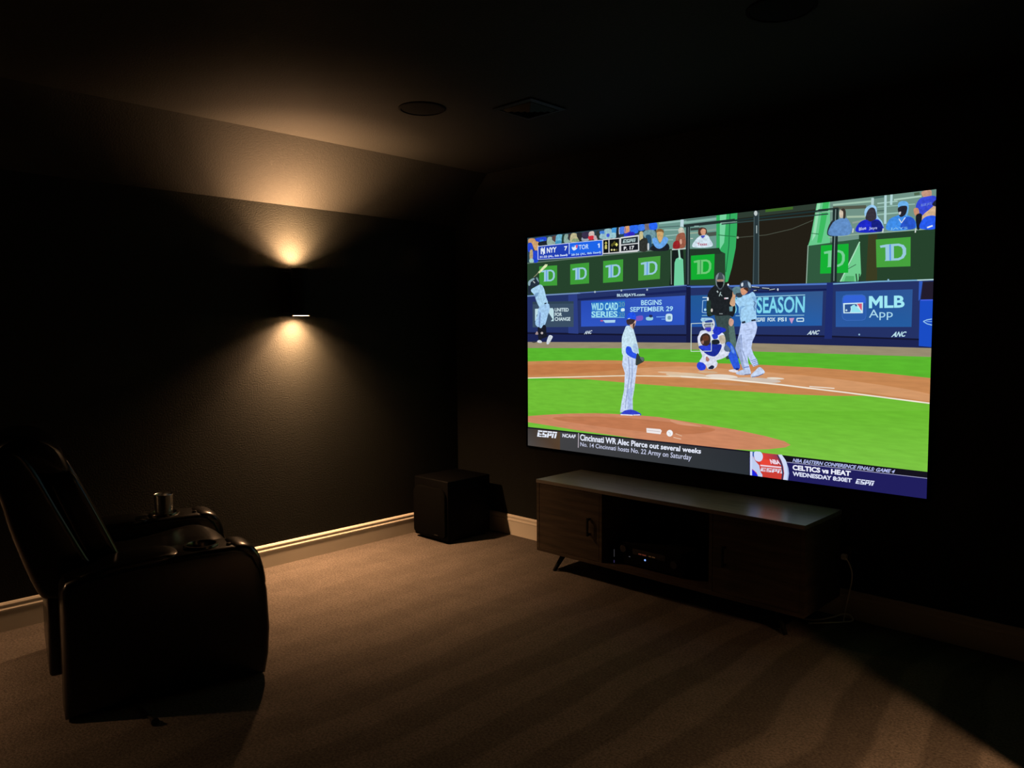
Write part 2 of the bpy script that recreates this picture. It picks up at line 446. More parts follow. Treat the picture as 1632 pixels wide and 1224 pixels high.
# ------------------------------------------------------------------ home theatre recliner
ch = thing('recliner', 'black leather home theatre recliner facing the screen, cup holders in both arms', 'armchair', (0.926, -2.737, 0), -math.radians(12.82))
arm_prof = [(-0.385, 0.012), (-0.20, 0.012), (0.0, 0.012), (0.20, 0.012), (0.385, 0.012), (0.402, 0.10), (0.410, 0.216), (0.403, 0.387), (0.384, 0.490), (0.352, 0.560),
            (0.310, 0.592), (0.260, 0.602), (0.15, 0.603), (0.040, 0.600), (-0.10, 0.596), (-0.20, 0.588), (-0.32, 0.570), (-0.365, 0.555), (-0.382, 0.52), (-0.385, 0.40), (-0.385, 0.2)]
CUP = {1: (0.366, 0.150), -1: (-0.365, 0.118)}
def carve(o, cx_, cy_, r_, z0, z1):
    """sink a round well into a mesh"""
    k = MB().lathe([(r_, z0), (r_, z1)], (cx_, cy_, 0), 40).build('cutter', M['leather'])
    md = o.modifiers.new('well', 'BOOLEAN'); md.operation = 'DIFFERENCE'; md.object = k; md.solver = 'EXACT'
    p_, o.parent = o.parent, None
    bpy.context.view_layer.update()
    dg = bpy.context.evaluated_depsgraph_get()
    me = bpy.data.meshes.new_from_object(o.evaluated_get(dg))
    o.modifiers.clear(); old = o.data; nm = old.name; o.data = me; bpy.data.meshes.remove(old); me.name = nm
    bpy.data.objects.remove(k, do_unlink=True)
    o.parent = p_
def make_arm(sg):
    x0, x1 = sorted((sg * 0.265, sg * 0.465))
    a = MB().prism(arm_prof, x0, x1, 'x', 0.030, 4).build('arm', M['leather'], ch, True)
    cx_ = sg * 0.365; ux, uy = CUP[sg]
    carve(a, ux, uy, 0.060, 0.53, 0.70)
    # soft pad on the rear part of the arm
    pp = [(-0.36, 0.545), (-0.31, 0.580), (-0.20, 0.602), (-0.08, 0.611), (0.0, 0.612), (0.035, 0.606), (0.050, 0.596), (0.02, 0.575), (-0.15, 0.56), (-0.33, 0.53)]
    MB().pillow(sp2(pp), cx_ - 0.096, cx_ + 0.096, 14, 3.5).build('arm_pad', M['leather'], a, True)
    # front roll of the arm
    fp = [(0.248, 0.588), (0.262, 0.606), (0.300, 0.608), (0.345, 0.590), (0.378, 0.545), (0.398, 0.47), (0.402, 0.40), (0.36, 0.42), (0.33, 0.50), (0.28, 0.56)]
    MB().pillow(sp2(fp), cx_ - 0.097, cx_ + 0.097, 14, 3.5).build('arm_front_roll', M['leather'], a, True)
    # cup holder: raised rim and a deep dark well
    ring = MB().lathe([(0.072, 0.598), (0.072, 0.607), (0.069, 0.612), (0.060, 0.612), (0.0575, 0.606), (0.0555, 0.545), (0.050, 0.540), (0.001, 0.540)], (ux, uy, 0), 48, cap=False)
    ring.build('cup_holder', M['chrome_rim'], a, True)
    MB().lathe([(0.010, 0.598), (0.010, 0.610), (0.0005, 0.611)], (cx_ + 0.05, 0.252, 0), 16, cap=False).build('control_button', M['chrome_rim'], a, True)
    return a
make_arm(1); make_arm(-1)
MB().box((-0.262, -0.36, 0.05), (0.262, 0.28, 0.40), 0.02, 3).build('seat_base', M['leather'], ch, True)
sp = [(-0.26, 0.40), (0.0, 0.395), (0.26, 0.40), (0.322, 0.43), (0.336, 0.48), (0.318, 0.535), (0.270, 0.568), (0.20, 0.575), (0.0, 0.545), (-0.26, 0.52)]
MB().pillow(sp2(sp), -0.262, 0.262, 18, 2.6).build('seat_cushion', M['leather'], ch, True)
fr_ = [(0.285, 0.07), (0.335, 0.07), (0.350, 0.12), (0.352, 0.24), (0.352, 0.36), (0.335, 0.41), (0.285, 0.42), (0.28, 0.24)]
MB().prism(sp2(fr_), -0.255, 0.255, 'x', 0.020, 4).build('footrest', M['leather'], ch, True)
MB().box((-0.255, -0.425, 0.12), (0.255, -0.355, 0.52), 0.015, 3).build('rear_panel', M['leather'], ch, True)
# reclined back: lumbar pad, upper pad, headrest and two side bolsters on one shell
shell = [(-0.20, 0.46), (-0.27, 0.60), (-0.36, 0.80), (-0.44, 0.98), (-0.50, 1.06), (-0.57, 1.06), (-0.60, 0.98), (-0.565, 0.86), (-0.53, 0.71), (-0.455, 0.48), (-0.40, 0.44), (-0.30, 0.43)]
bk = MB().prism(sp2(shell), -0.268, 0.268, 'x', 0.03, 4).build('backrest', M['leather'], ch, True)
def back_pad(name, prof, xa, xb, bev=0.025):
    return MB().pillow(sp2(prof), xa, xb, 14, 4.0 if xb - xa < 0.2 else 5.0).build(name, M['leather'], bk, True)
low = [(-0.17, 0.47), (-0.145, 0.53), (-0.160, 0.60), (-0.205, 0.705), (-0.240, 0.740), (-0.31, 0.72), (-0.27, 0.60), (-0.23, 0.50)]
mid = [(-0.240, 0.725), (-0.228, 0.755), (-0.258, 0.825), (-0.305, 0.92), (-0.335, 0.945), (-0.40, 0.93), (-0.36, 0.82), (-0.32, 0.74)]
top = [(-0.340, 0.935), (-0.322, 0.965), (-0.345, 1.035), (-0.385, 1.082), (-0.45, 1.112), (-0.53, 1.110), (-0.585, 1.075), (-0.58, 1.03), (-0.45, 0.95)]
back_pad('lumbar_pad', low, -0.175, 0.175)
back_pad('upper_pad', mid, -0.175, 0.175)
back_pad('headrest', top, -0.255, 0.255, 0.035)
bol = [(-0.175, 0.50), (-0.140, 0.545), (-0.158, 0.60), (-0.228, 0.77), (-0.300, 0.93), (-0.335, 0.955), (-0.40, 0.94), (-0.35, 0.78), (-0.25, 0.54)]
for sg in (-1, 1):
    a, b = sorted((sg * 0.180, sg * 0.262))
    back_pad('side_bolster', bol, a, b, 0.022)

tz = 0.5405
ca, sa = math.cos(-math.radians(12.82)), math.sin(-math.radians(12.82))
ux, uy = CUP[-1]
tx, ty = 0.926 + ux * ca - uy * sa, -2.737 + ux * sa + uy * ca
tb = thing('tumbler', 'plain steel tumbler standing in the far arm of the recliner', 'cup', (tx, ty, tz))
MB().lathe([(0.0005, 0), (0.036, 0), (0.039, 0.003), (0.0445, 0.155), (0.0450, 0.160), (0.0435, 0.160), (0.0425, 0.155), (0.037, 0.008), (0.0005, 0.006)], (0, 0, 0), 48, cap=False).build('cup_wall', M['steel'], tb, True)
MB().lathe([(0.0448, 0.1585), (0.0456, 0.1605), (0.0448, 0.1625), (0.0436, 0.1615)], (0, 0, 0), 48, cap=False).build('lip', M['steel'], tb, True)

# black plug lying on the carpet beside the recliner
pc = thing('loose_plug', 'small black plug end lying on the carpet beside the recliner', 'cord', (0, 0, 0))
MB().tube(curve_pts([(1.335, -2.955, 0.005), (1.36, -2.962, 0.005), (1.41, -2.962, 0.005), (1.47, -2.972, 0.008), (1.50, -2.972, 0.012)]), 0.0045, 8).build('cable', M['black_plastic'], pc, True)
MB().tube([(1.495, -2.972, 0.012), (1.510, -2.974, 0.013), (1.530, -2.975, 0.014), (1.545, -2.976, 0.014)], 0.008, 12, 0.016).build('plug', M['black_plastic'], pc, True)

# ------------------------------------------------------------------ outlet, white cord and floor cable right of the console
ou = thing('wall_outlet', 'dark wall outlet low on the screen wall beside the console', 'outlet', (3.030, 0, 0.325))
MB().box((-0.036, -0.006, -0.058), (0.036, 0.0, 0.058), 0.003).build('face_plate', M['black_plastic'], ou)
for dz in (-0.02, 0.02):
    MB().box((-0.017, -0.0075, dz - 0.014), (0.017, -0.005, dz + 0.014), 0.002).build('socket', M['black_plastic'], ou)
pw = thing('white_power_cord', 'white power cord with plug hanging from the wall outlet', 'cord', (3.030, 0, 0.325))
MB().box((-0.004, -0.034, -0.014), (0.024, -0.0075, 0.014), 0.004).build('plug', M['white_plastic'], pw)
MB().tube(curve_pts([(0.018, -0.030, 0.0), (0.040, -0.033, -0.025), (0.055, -0.030, -0.075), (0.053, -0.028, -0.125), (0.044, -0.027, -0.175), (0.034, -0.030, -0.235), (0.028, -0.04, -0.290), (0.030, -0.06, -0.318), (0.045, -0.10, -0.320)]), 0.0035, 8).build('cable', M['white_plastic'], pw, True)
fc = tag(MB().tube(curve_pts([(2.90, -0.20, 0.006), (2.96, -0.17, 0.006), (3.02, -0.11, 0.02), (3.055, -0.07, 0.035), (3.085, -0.045, 0.03), (3.10, -0.05, 0.006), (3.06, -0.12, 0.006), (2.95, -0.24, 0.006)]), 0.004, 8).build('floor_cable', M['white_plastic'], None, True),
         'thin cable looping on the carpet by the right end of the console', 'cord')

# ------------------------------------------------------------------ projection screen with the broadcast picture
SY = -0.016                                   # plane of the picture surface
CAMP = Vector((4.552, -4.095, 1.516))
def px(u, v):
    """point of the flat screen surface (X, Z) measured at a photograph position"""
    d = RX * ((u - 816) / 1230.7) + RD * ((v - 612) / 1230.7) + RF
    t = (SY - CAMP.y) / d.y
    p = CAMP + d * t
    return (p.x, p.z)
cor = [px(841.3, 379.3), px(1491.9, 301.5), px(1477.8, 795.6), px(841.0, 709.2)]
X0 = (cor[0][0] + cor[3][0]) / 2; X1 = (cor[1][0] + cor[2][0]) / 2
Z0 = (cor[2][1] + cor[3][1]) / 2; Z1 = (cor[0][1] + cor[1][1]) / 2

scr = thing('projection_screen', 'large bright projection screen showing a baseball broadcast on the dark wall', 'screen', ((X0 + X1) / 2, 0, Z0))
SOX = (X0 + X1) / 2
def LS(x, y, z): return (x - SOX, y, z - Z0)
fw_ = 0.012
MB().box(LS(X0 - 0.001, SY + 0.002, Z0 - 0.001), LS(X1 + 0.001, 0.0, Z1 + 0.001)).build('panel', M['cloth_black'], scr)
fm = MB()
fm.box(LS(X0 - fw_, -0.022, Z0 - fw_), LS(X0 - 0.0005, -0.001, Z1 + fw_)); fm.box(LS(X1 + 0.0005, -0.022, Z0 - fw_), LS(X1 + fw_, -0.001, Z1 + fw_))
fm.box(LS(X0, -0.022, Z1 + 0.0005), LS(X1, -0.001, Z1 + fw_)); fm.box(LS(X0, -0.022, Z0 - fw_), LS(X1, -0.001, Z0 - 0.0005))
M['frame_velvet'] = mat('black_velvet', (0.001, 0.001, 0.001), 1.0, spec=0.0)
fm.build('frame', M['frame_velvet'], scr)

def picture_material(name, noise):
    mt = bpy.data.materials.new(name); mt.use_nodes = True
    nt = mt.node_tree
    for n in list(nt.nodes): nt.nodes.remove(n)
    out = nt.nodes.new('ShaderNodeOutputMaterial'); em = nt.nodes.new('ShaderNodeEmission')
    at = nt.nodes.new('ShaderNodeAttribute'); at.attribute_name = 'col'
    em.inputs['Strength'].default_value = SCREEN_GAIN
    nt.links.new(em.outputs[0], out.inputs[0])
    if noise:
        tc = nt.nodes.new('ShaderNodeTexCoord'); mp = nt.nodes.new('ShaderNodeMapping')
        mp.inputs['Scale'].default_value = noise[1]
        nz = nt.nodes.new('ShaderNodeTexNoise'); nz.inputs['Scale'].default_value = noise[0]; nz.inputs['Detail'].default_value = 6
        mr = nt.nodes.new('ShaderNodeMapRange')
        mr.inputs['From Min'].default_value = 0.3; mr.inputs['From Max'].default_value = 0.7
        mr.inputs['To Min'].default_value = 1 - noise[2]; mr.inputs['To Max'].default_value = 1 + noise[2]
        mx = nt.nodes.new('ShaderNodeMix'); mx.data_type = 'RGBA'; mx.blend_type = 'MULTIPLY'; mx.inputs[0].default_value = 1.0
        nt.links.new(tc.outputs['Object'], mp.inputs[0]); nt.links.new(mp.outputs[0], nz.inputs['Vector'])
        nt.links.new(nz.outputs[0], mr.inputs[0]); nt.links.new(at.outputs['Color'], mx.inputs[6]); nt.links.new(mr.outputs[0], mx.inputs[7])
        nt.links.new(mx.outputs[2], em.inputs[0])
    else:
        nt.links.new(at.outputs['Color'], em.inputs[0])
    return mt
PM = {'plain': picture_material('picture', None),
      'field': picture_material('picture_field', (9.0, (1, 1, 7), 0.08)),
      'figure': picture_material('picture_figure', (70.0, (1, 1, 1), 0.20))}

def clip(poly):
    for ax, val, keep in ((0, X0, 1), (0, X1, -1), (1, Z0, 1), (1, Z1, -1)):
        out = []
        for i in range(len(poly)):
            a, b = poly[i - 1], poly[i]
            da, db = (a[ax] - val) * keep, (b[ax] - val) * keep
            if (da >= 0) != (db >= 0):
                t = da / (da - db)
                out.append((a[0] + (b[0] - a[0]) * t, a[1] + (b[1] - a[1]) * t))
            if db >= 0: out.append(b)
        poly = out
        if len(poly) < 3: return []
    return poly

def spline(pts, n=5):
    out = []; N = len(pts)
    for i in range(N):
        a, b, c, d = pts[i - 1], pts[i], pts[(i + 1) % N], pts[(i + 2) % N]
        for k in range(n):
            t = k / n
            out.append(tuple(0.5 * (2 * b[j] + (c[j] - a[j]) * t + (2 * a[j] - 5 * b[j] + 4 * c[j] - d[j]) * t * t + (3 * b[j] - a[j] - 3 * c[j] + d[j]) * t ** 3) for j in (0, 1)))
    return out

LAYER = [0]
class Pic:
    def __init__(self, zoom=None):
        self.v, self.f, self.c, self.zoom = [], [], [], zoom
    def at(self, p):
        if self.zoom:
            return (self.zoom[0] + p[0] / self.zoom[2], self.zoom[1] + p[1] / self.zoom[2])
        return p
    def depth(self):
        LAYER[0] += 1
        return SY - 0.0004 - LAYER[0] * 0.000005
    def raw(self, col, poly):
        poly = clip(poly)
        if len(poly) < 3: return
        y = self.depth(); b = len(self.v)
        self.v += [LS(p[0], y, p[1]) for p in poly]; self.c += [lin(col)] * len(poly)
        for t in tessellate_polygon([[Vector((p[0], p[1], 0)) for p in poly]]):
            self.f.append(tuple(b + i for i in t))
    def poly(self, col, pts, sm=False):
        pts = [self.at(p) for p in pts]
        if sm: pts = spline(pts)
        self.raw(col, [px(*p) for p in pts]); return self
    def grad(self, cols, pts):
        """quad TL TR BR BL with a colour per corner"""
        q = [px(*self.at(p)) for p in pts]
        y = self.depth(); b = len(self.v)
        self.v += [LS(min(max(p[0], X0), X1), y, min(max(p[1], Z0), Z1)) for p in q]; self.c += [lin(c) for c in cols]
        self.f += [(b, b + 1, b + 2), (b, b + 2, b + 3)]; return self
    def ell(self, col, cx, cy, rx, ry, rot=0, n=18):
        ca_, sa_ = math.cos(rot), math.sin(rot)
        return self.poly(col, [(cx + rx * math.cos(2 * math.pi * k / n) * ca_ - ry * math.sin(2 * math.pi * k / n) * sa_,
                                cy + rx * math.cos(2 * math.pi * k / n) * sa_ + ry * math.sin(2 * math.pi * k / n) * ca_) for k in range(n)])
    def line(self, col, pts, w):
        for (x0, y0), (x1, y1) in zip(pts, pts[1:]):
            d = math.hypot(x1 - x0, y1 - y0) or 1; nx, ny = -(y1 - y0) / d * w / 2, (x1 - x0) / d * w / 2
            self.poly(col, [(x0 + nx, y0 + ny), (x1 + nx, y1 + ny), (x1 - nx, y1 - ny), (x0 - nx, y0 - ny)])
        return self
    def text(self, col, s, quad, bold=0.0, shear=0.0, sq=1.0):
        """s fitted into the quad TL, TR, BR, BL"""
        cu = bpy.data.curves.new('lettering', 'FONT'); cu.body = s; cu.offset = bold; cu.resolution_u = 3; cu.shear = shear
        cu.space_character = sq
        ob = bpy.data.objects.new('lettering', cu); C.objects.link(ob)
        dg = bpy.context.evaluated_depsgraph_get()
        me = bpy.data.meshes.new_from_object(ob.evaluated_get(dg))
        co = [v_.co.copy() for v_ in me.vertices]; fs = [tuple(p.vertices) for p in me.polygons]
        bpy.data.meshes.remove(me); bpy.data.objects.remove(ob); bpy.data.curves.remove(cu)
        if not co: return self
        xa, xb = min(c.x for c in co), max(c.x for c in co); ya, yb = min(c.y for c in co), max(c.y for c in co)
        q = [px(*self.at(p)) for p in quad]
        y = self.depth(); b = len(self.v)
        for c in co:
            u = (c.x - xa) / (xb - xa); w_ = (yb - c.y) / (yb - ya)
            X = (q[0][0] * (1 - u) + q[1][0] * u) * (1 - w_) + (q[3][0] * (1 - u) + q[2][0] * u) * w_
            Z = (q[0][1] * (1 - u) + q[1][1] * u) * (1 - w_) + (q[3][1] * (1 - u) + q[2][1] * u) * w_
            self.v.append(LS(X, y, Z)); self.c.append(lin(col))
        self.f += [tuple(b + i for i in f) for f in fs]
        return self
    def cells(self, col, quad, polys, shear=0.0):
        """polygons in unit coordinates (u right, v down) mapped into the quad"""
        q = quad
        for pl in polys:
            pts = []
            for u, w_ in pl:
                u = u + shear * (0.5 - w_)
                pts.append(tuple((q[0][j] * (1 - u) + q[1][j] * u) * (1 - w_) + (q[3][j] * (1 - u) + q[2][j] * u) * w_ for j in (0, 1)))
            self.poly(col, pts)
        return self
    def sports_logo(self, col, quad):
        R = lambda a, b, c, d: [(a, b), (c, b), (c, d), (a, d)]
        P_ = []
        for k, letter in enumerate('ESPN'):
            o_ = k * 0.253; w_ = 0.228
            P_.append(R(o_, 0.0, o_ + w_, 0.22))
            rects = {'E': [(0, .31, .40, 1), (.38, .50, .96, .66), (.38, .83, 1, 1)],
                     'S': [(0, .31, .40, .68), (.38, .50, 1, .68), (.62, .66, 1, 1), (0, .83, .64, 1)],
                     'P': [(0, .31, .40, 1), (.62, .31, 1, .70), (.38, .54, .64, .70)],
                     'N': [(0, .31, .38, 1), (.62, .31, 1, 1)]}[letter]
            P_ += [R(o_ + a * w_, b, o_ + c * w_, d) for a, b, c, d in rects]
        return self.cells(col, quad, P_, 0.06)
    def build(self, name, m_='plain', parent=None):
        me = bpy.data.meshes.new(name); me.from_pydata(self.v, [], self.f)
        at = me.attributes.new('col', 'FLOAT_COLOR', 'POINT')
        flat = []
        for c in self.c: flat += [c[0], c[1], c[2], 1.0]
        at.data.foreach_set('color', flat)
        me.materials.append(PM[m_])
        o = bpy.data.objects.new(name, me); C.objects.link(o); o.parent = parent or scr
        return o

ZA = (836, 350, 9.565); ZB = (1000, 330, 9.565); ZCc = (1150, 310, 7.288); ZD = (1310, 295, 6.8); ZE = (836, 400, 7.645)
ZF = (1150, 700, 9.6); ZG = (836, 660, 8.16); ZH = (910, 460, 8.589); ZI = (1320, 440, 9.067); ZJ = (1100, 500, 11.12)
ZKb = (1150, 430, 6.8); ZL = (1110, 425, 11.657); ZM = (1250, 710, 6.8); ZN = (1020, 670, 13.6); ZP = (960, 480, 6.12)
Z1_ = (830, 290, 4.8); Z2_ = (1160, 290, 4.8)

# ---- playing field
p = Pic()
G1, G2, DIRT, DIRT2, TRACK = (112, 188, 54), (90, 180, 46), (196, 134, 84), (190, 122, 74), (150, 138, 112)
p.poly(G1, [(838, 500), (1495, 500), (1495, 800), (838, 800)])
p.grad([(106, 184, 48), (106, 184, 48), (126, 196, 68), (126, 196, 68)], [(838, 655), (1484, 655), (1480, 760), (838, 700)])
p.poly(TRACK, [(838, 543), (1000, 544.5), (1200, 546), (1488, 553), (1488, 572), (1210, 563), (990, 558), (838, 557)])
p.poly(G2, [(838, 554.6), (990, 555), (1100, 557), (1210, 560.4), (1350, 564.5), (1488, 569), (1488, 606), (838, 606)])
p.poly(DIRT, [(838, 576), (880, 575), (960, 574), (1030, 575.5), (1100, 577.5), (1160, 579.5), (1220, 581.7), (1300, 586), (1380, 592), (1440, 598), (1488, 603),
              (1488, 644), (1440, 638), (1395, 631.2), (1375, 630.8), (1330, 631), (1260, 628.5), (1160, 621.8), (1090, 617), (1020, 612), (940, 604.8), (890, 602.8), (838, 602.8)])
p.poly((208, 150, 104), [(1010, 588), (1100, 584), (1180, 590), (1300, 600), (1420, 616), (1488, 630), (1488, 640), (1380, 626), (1240, 612), (1150, 606), (1040, 600)], True)
p.poly(DIRT2, [(838, 582), (960, 580), (1030, 581), (980, 590), (900, 596), (838, 597)], True)
for (x, y, rx, ry, c) in ((1095, 598, 34, 4, (216, 190, 160)), (1150, 600, 26, 3.5, (226, 214, 200)), (1205, 606, 40, 4.2, (206, 190, 176)), (1128, 593, 16, 2.2, (206, 170, 134)),
                          (1070, 594, 22, 1.6, (224, 190, 156)), (1236, 603, 14, 1.6, (228, 216, 200)), (1165, 612, 30, 2, (196, 140, 100))):
    p.ell(c, x, y, rx, ry, 0.05)
p.line((236, 222, 196), [(838, 602.6), (996.7, 598.7), (1085, 600)], 1.7)
p.line((240, 230, 214), [(1085, 600), (1160, 604.6), (1243, 613), (1347, 625.4), (1484, 643)], 2.2)
p.line((232, 220, 206), [(1290, 616), (1330, 619)], 1.6)
p.build('playing_field', 'field')

# ---- mound
p = Pic()
p.poly((202, 134, 98), [(830, 664), (870, 661), (910, 659), (950, 658.5), (1000, 660.5), (1050, 664.6), (1100, 673), (1169, 684), (1220, 695), (1250, 703), (1260, 709), (1252, 713),
                        (1225, 716), (1195, 717), (1165, 716), (1100, 710), (1040, 703), (980, 694), (925, 686.5), (880, 679), (830, 671)])
p.poly((190, 120, 82), [(880, 667), (960, 664), (1060, 672), (1140, 684), (1090, 692), (990, 684)], True)
p.poly((212, 150, 116), [(1070, 669), (1120, 680), (1080, 676)], True)
p.build('pitching_mound', 'field')
p = Pic(ZN)
p.poly((238, 232, 232), [(140, 165), (440, 190), (475, 225), (445, 300), (145, 265)])
p.line((190, 170, 170), [(160, 215), (440, 245)], 10)
p.ell((244, 244, 246), 645, 278, 68, 72)
p.line((196, 190, 196), [(610, 250), (660, 280), (650, 330)], 10)
p.line((236, 212, 190), [(725, 368), (890, 405)], 12)
p.line((214, 170, 140), [(770, 285), (910, 340)], 22)
p.build('field_watermark_logo')

# ---- stands behind the field
p = Pic()
p.poly((92, 122, 112), [(838, 290), (1500, 290), (1500, 460), (838, 480)])
p.poly((42, 66, 78), [(838, 350), (1052, 330), (1052, 410), (838, 440)])
p.poly((108, 150, 140), [(1046, 340), (1160, 325), (1160, 400), (1046, 400)])
p.poly((112, 146, 134), [(1318, 300), (1495, 290), (1495, 380), (1318, 385)])
p.zoom = ZB
for a, b, w_, c in (((480, 250), (900, 205), 26, (150, 190, 182)), ((480, 310), (800, 290), 14, (76, 104, 104)), ((560, 350), (780, 345), 16, (160, 194, 186)),
                    ((580, 440), (780, 420), 16, (150, 186, 178)), ((850, 240), (1480, 165), 22, (140, 186, 172)), ((860, 205), (1450, 130), 12, (60, 84, 82)),
                    ((620, 500), (700, 500), 12, (150, 186, 178)), ((940, 400), (1080, 390), 22, (150, 170, 150)), ((1210, 360), (1420, 330), 24, (130, 160, 146)),
                    ((960, 340), (1100, 330), 40, (58, 70, 66)), ((1210, 420), (1400, 400), 60, (74, 84, 76)), ((960, 480), (1000, 480), 14, (190, 200, 190))):
    p.line(c, [a, b], w_)
p.line((190, 214, 222), [(835, 190), (830, 300)], 50)
p.zoom = ZD
for a, b, w_, c in (((120, 215), (540, 175), 20, (160, 196, 176)), ((120, 250), (480, 235), 36, (82, 88, 74)), ((270, 345), (470, 340), 22, (164, 190, 166)), ((600, 200), (820, 175), 12, (168, 204, 194)),
                    ((600, 240), (1010, 205), 10, (150, 190, 180)), ((600, 320), (830, 300), 16, (152, 190, 178)), ((1000, 100), (1060, 90), 30, (80, 104, 80)), ((330, 410), (480, 380), 20, (140, 160, 150)),
                    ((780, 160), (1080, 120), 18, (172, 206, 190)), ((560, 140), (700, 120), 20, (70, 104, 98)), ((600, 280), (690, 275), 14, (80, 110, 104))):
    p.line(c, [a, b], w_)
for x in (690, 755):
    p.line((176, 212, 214), [(x, 95), (x - 5, 420 if x == 690 else 215)], 26)
p.line((176, 206, 206), [(550, 140), (548, 215)], 30)
p.build('grandstand')

# ---- dark opening and green padded columns
p = Pic()
p.poly((34, 30, 22), [(1150, 300), (1306, 300), (1306, 470), (1150, 470)])
p.zoom = ZCc
p.poly((46, 60, 50), [(180, 180), (1110, 80), (1110, 170), (180, 280)])
p.poly((62, 104, 40), [(510, 175), (830, 140), (830, 172), (510, 205)])
p.poly((52, 172, 96), [(-60, 200), (185, 190), (180, 400), (165, 620), (120, 850), (75, 1010), (-60, 1060)])
p.poly((120, 210, 160), [(-20, 210), (60, 205), (30, 560), (-20, 640)])
p.line((30, 110, 66), [(100, 210), (85, 600), (50, 900)], 10)
p.line((40, 120, 70), [(-40, 470), (165, 490)], 10)
p.line((78, 84, 72), [(190, 500), (520, 470), (820, 400), (1060, 300)], 7)
p.ell((150, 160, 140), 188, 500, 14, 14)
p.poly((104, 200, 140), [(1110, 90), (1260, 80), (1260, 610), (1000, 610), (1030, 520)])
p.poly((60, 186, 96), [(1180, 90), (1250, 85), (1210, 330), (1160, 560), (1110, 560)])
p.poly((150, 220, 176), [(1115, 100), (1150, 98), (1090, 480), (1050, 540)])
p.line((40, 110, 66), [(1040, 450), (1130, 460)], 8)
p.build('green_columns')

# ---- green outfield boards
p = Pic()
GW = (38, 66, 44)
p.poly(GW, [(838, 420.5), (955, 408.7), (1038, 400), (1067.5, 397), (1140, 396), (1156, 404), (1156, 460), (838, 474)])
p.poly((34, 56, 40), [(1100, 398), (1146, 395), (1151, 404), (1100, 410)])
p.poly((48, 88, 62), [(1287, 392), (1375, 380), (1375, 455), (1284, 460)])
p.poly(GW, [(1369, 374.5), (1495, 364.5), (1495, 448), (1369, 455)])
p.poly((58, 60, 34), [(1384, 374), (1398, 373), (1398, 446), (1380, 448)])
p.line((96, 120, 104), [(838, 420), (955, 408), (1067, 396.5)], 1.6)
p.line((150, 180, 160), [(1320, 378.5), (1369, 373.2), (1495, 363.8)], 1.3)
p.line((150, 176, 160), [(1288, 391), (1285, 456)], 1.4)
p.zoom = ZB
p.poly((22, 30, 28), [(690, 655), (850, 650), (880, 1190), (640, 1200)])
p.poly((112, 206, 160), [(740, 790), (800, 760), (850, 800), (865, 1190), (710, 1200), (720, 850)])
p.line((170, 220, 200), [(785, 640), (800, 800)], 26)
p.line((150, 170, 160), [(665, 660), (670, 1180)], 9)
p.line((190, 204, 200), [(680, 648), (890, 632)], 20)
p.zoom = ZD
p.poly((112, 204, 142), [(410, 610), (425, 960), (390, 1045), (200, 1045), (300, 860)])
p.line((170, 226, 190), [(410, 615), (200, 1045)], 12)
p.poly((84, 176, 110), [(260, 985), (350, 985), (350, 1045), (240, 1045)])
p.line((60, 110, 80), [(280, 910), (370, 860)], 8)
p.line((30, 44, 36), [(370, 960), (380, 1045)], 12)
p.line((30, 44, 36), [(405, 960), (405, 1045)], 10)
p.build('outfield_boards')

# ---- green square bank signs
def bank_sign(q, green, letter, mark, skip=False):
    p = Pic()
    p.poly(green, q)
    def B(u, v_):
        return ((q[0][0] * (1 - u) + q[1][0] * u) * (1 - v_) + (q[3][0] * (1 - u) + q[2][0] * u) * v_,
                (q[0][1] * (1 - u) + q[1][1] * u) * (1 - v_) + (q[3][1] * (1 - u) + q[2][1] * u) * v_)
    if not skip:
        p.poly(letter, [B(*t) for t in ((0.11, 0.23), (0.30, 0.20), (0.42, 0.20), (0.42, 0.78), (0.24, 0.78), (0.27, 0.74), (0.27, 0.30), (0.20, 0.30), (0.13, 0.31))])
    dd = [(0.34, 0.20), (0.66, 0.20), (0.80, 0.26), (0.87, 0.38), (0.87, 0.58), (0.80, 0.71), (0.66, 0.78), (0.40, 0.78), (0.40, 0.20)]
    p.poly(letter, [B(*t) for t in dd[:-1]])
    p.poly(green, [B(*t) for t in ((0.515, 0.275), (0.64, 0.275), (0.73, 0.32), (0.77, 0.41), (0.77, 0.56), (0.725, 0.66), (0.63, 0.705), (0.515, 0.705))])
    p.poly(mark, [B(*t) for t in ((0.385, 0.21), (0.43, 0.21), (0.43, 0.775), (0.385, 0.775))])
    return p.build('bank_sign')
GS, LT, MK = (62, 156, 56), (152, 200, 222), (92, 150, 228)
zz = lambda z_, pts: [(z_[0] + a / z_[2], z_[1] + b / z_[2]) for a, b in pts]
bank_sign(zz(ZA, [(225, 715), (498, 697), (498, 1003), (225, 1012)]), GS, LT, MK)
bank_sign(zz(ZA, [(698, 682), (985, 655), (985, 972), (698, 992)]), GS, LT, MK)
bank_sign(zz(ZA, [(1200, 632), (1505, 605), (1500, 942), (1198, 966)]), GS, LT, MK)
bank_sign(zz(ZB, [(166, 778), (505, 745), (495, 1095), (166, 1122)]), (70, 156, 60), LT, MK)
bank_sign(zz(ZB, [(970, 742), (1330, 715), (1320, 1095), (970, 1110)]), (20, 172, 50), (110, 200, 120), (70, 150, 90))
bank_sign(zz(ZD, [(-10, 655), (290, 635), (285, 950), (-20, 960)]), (22, 176, 52), (120, 206, 150), (80, 170, 100))
bank_sign(zz(ZD, [(585, 590), (962, 562), (960, 880), (592, 892)]), (70, 162, 62), LT, MK)

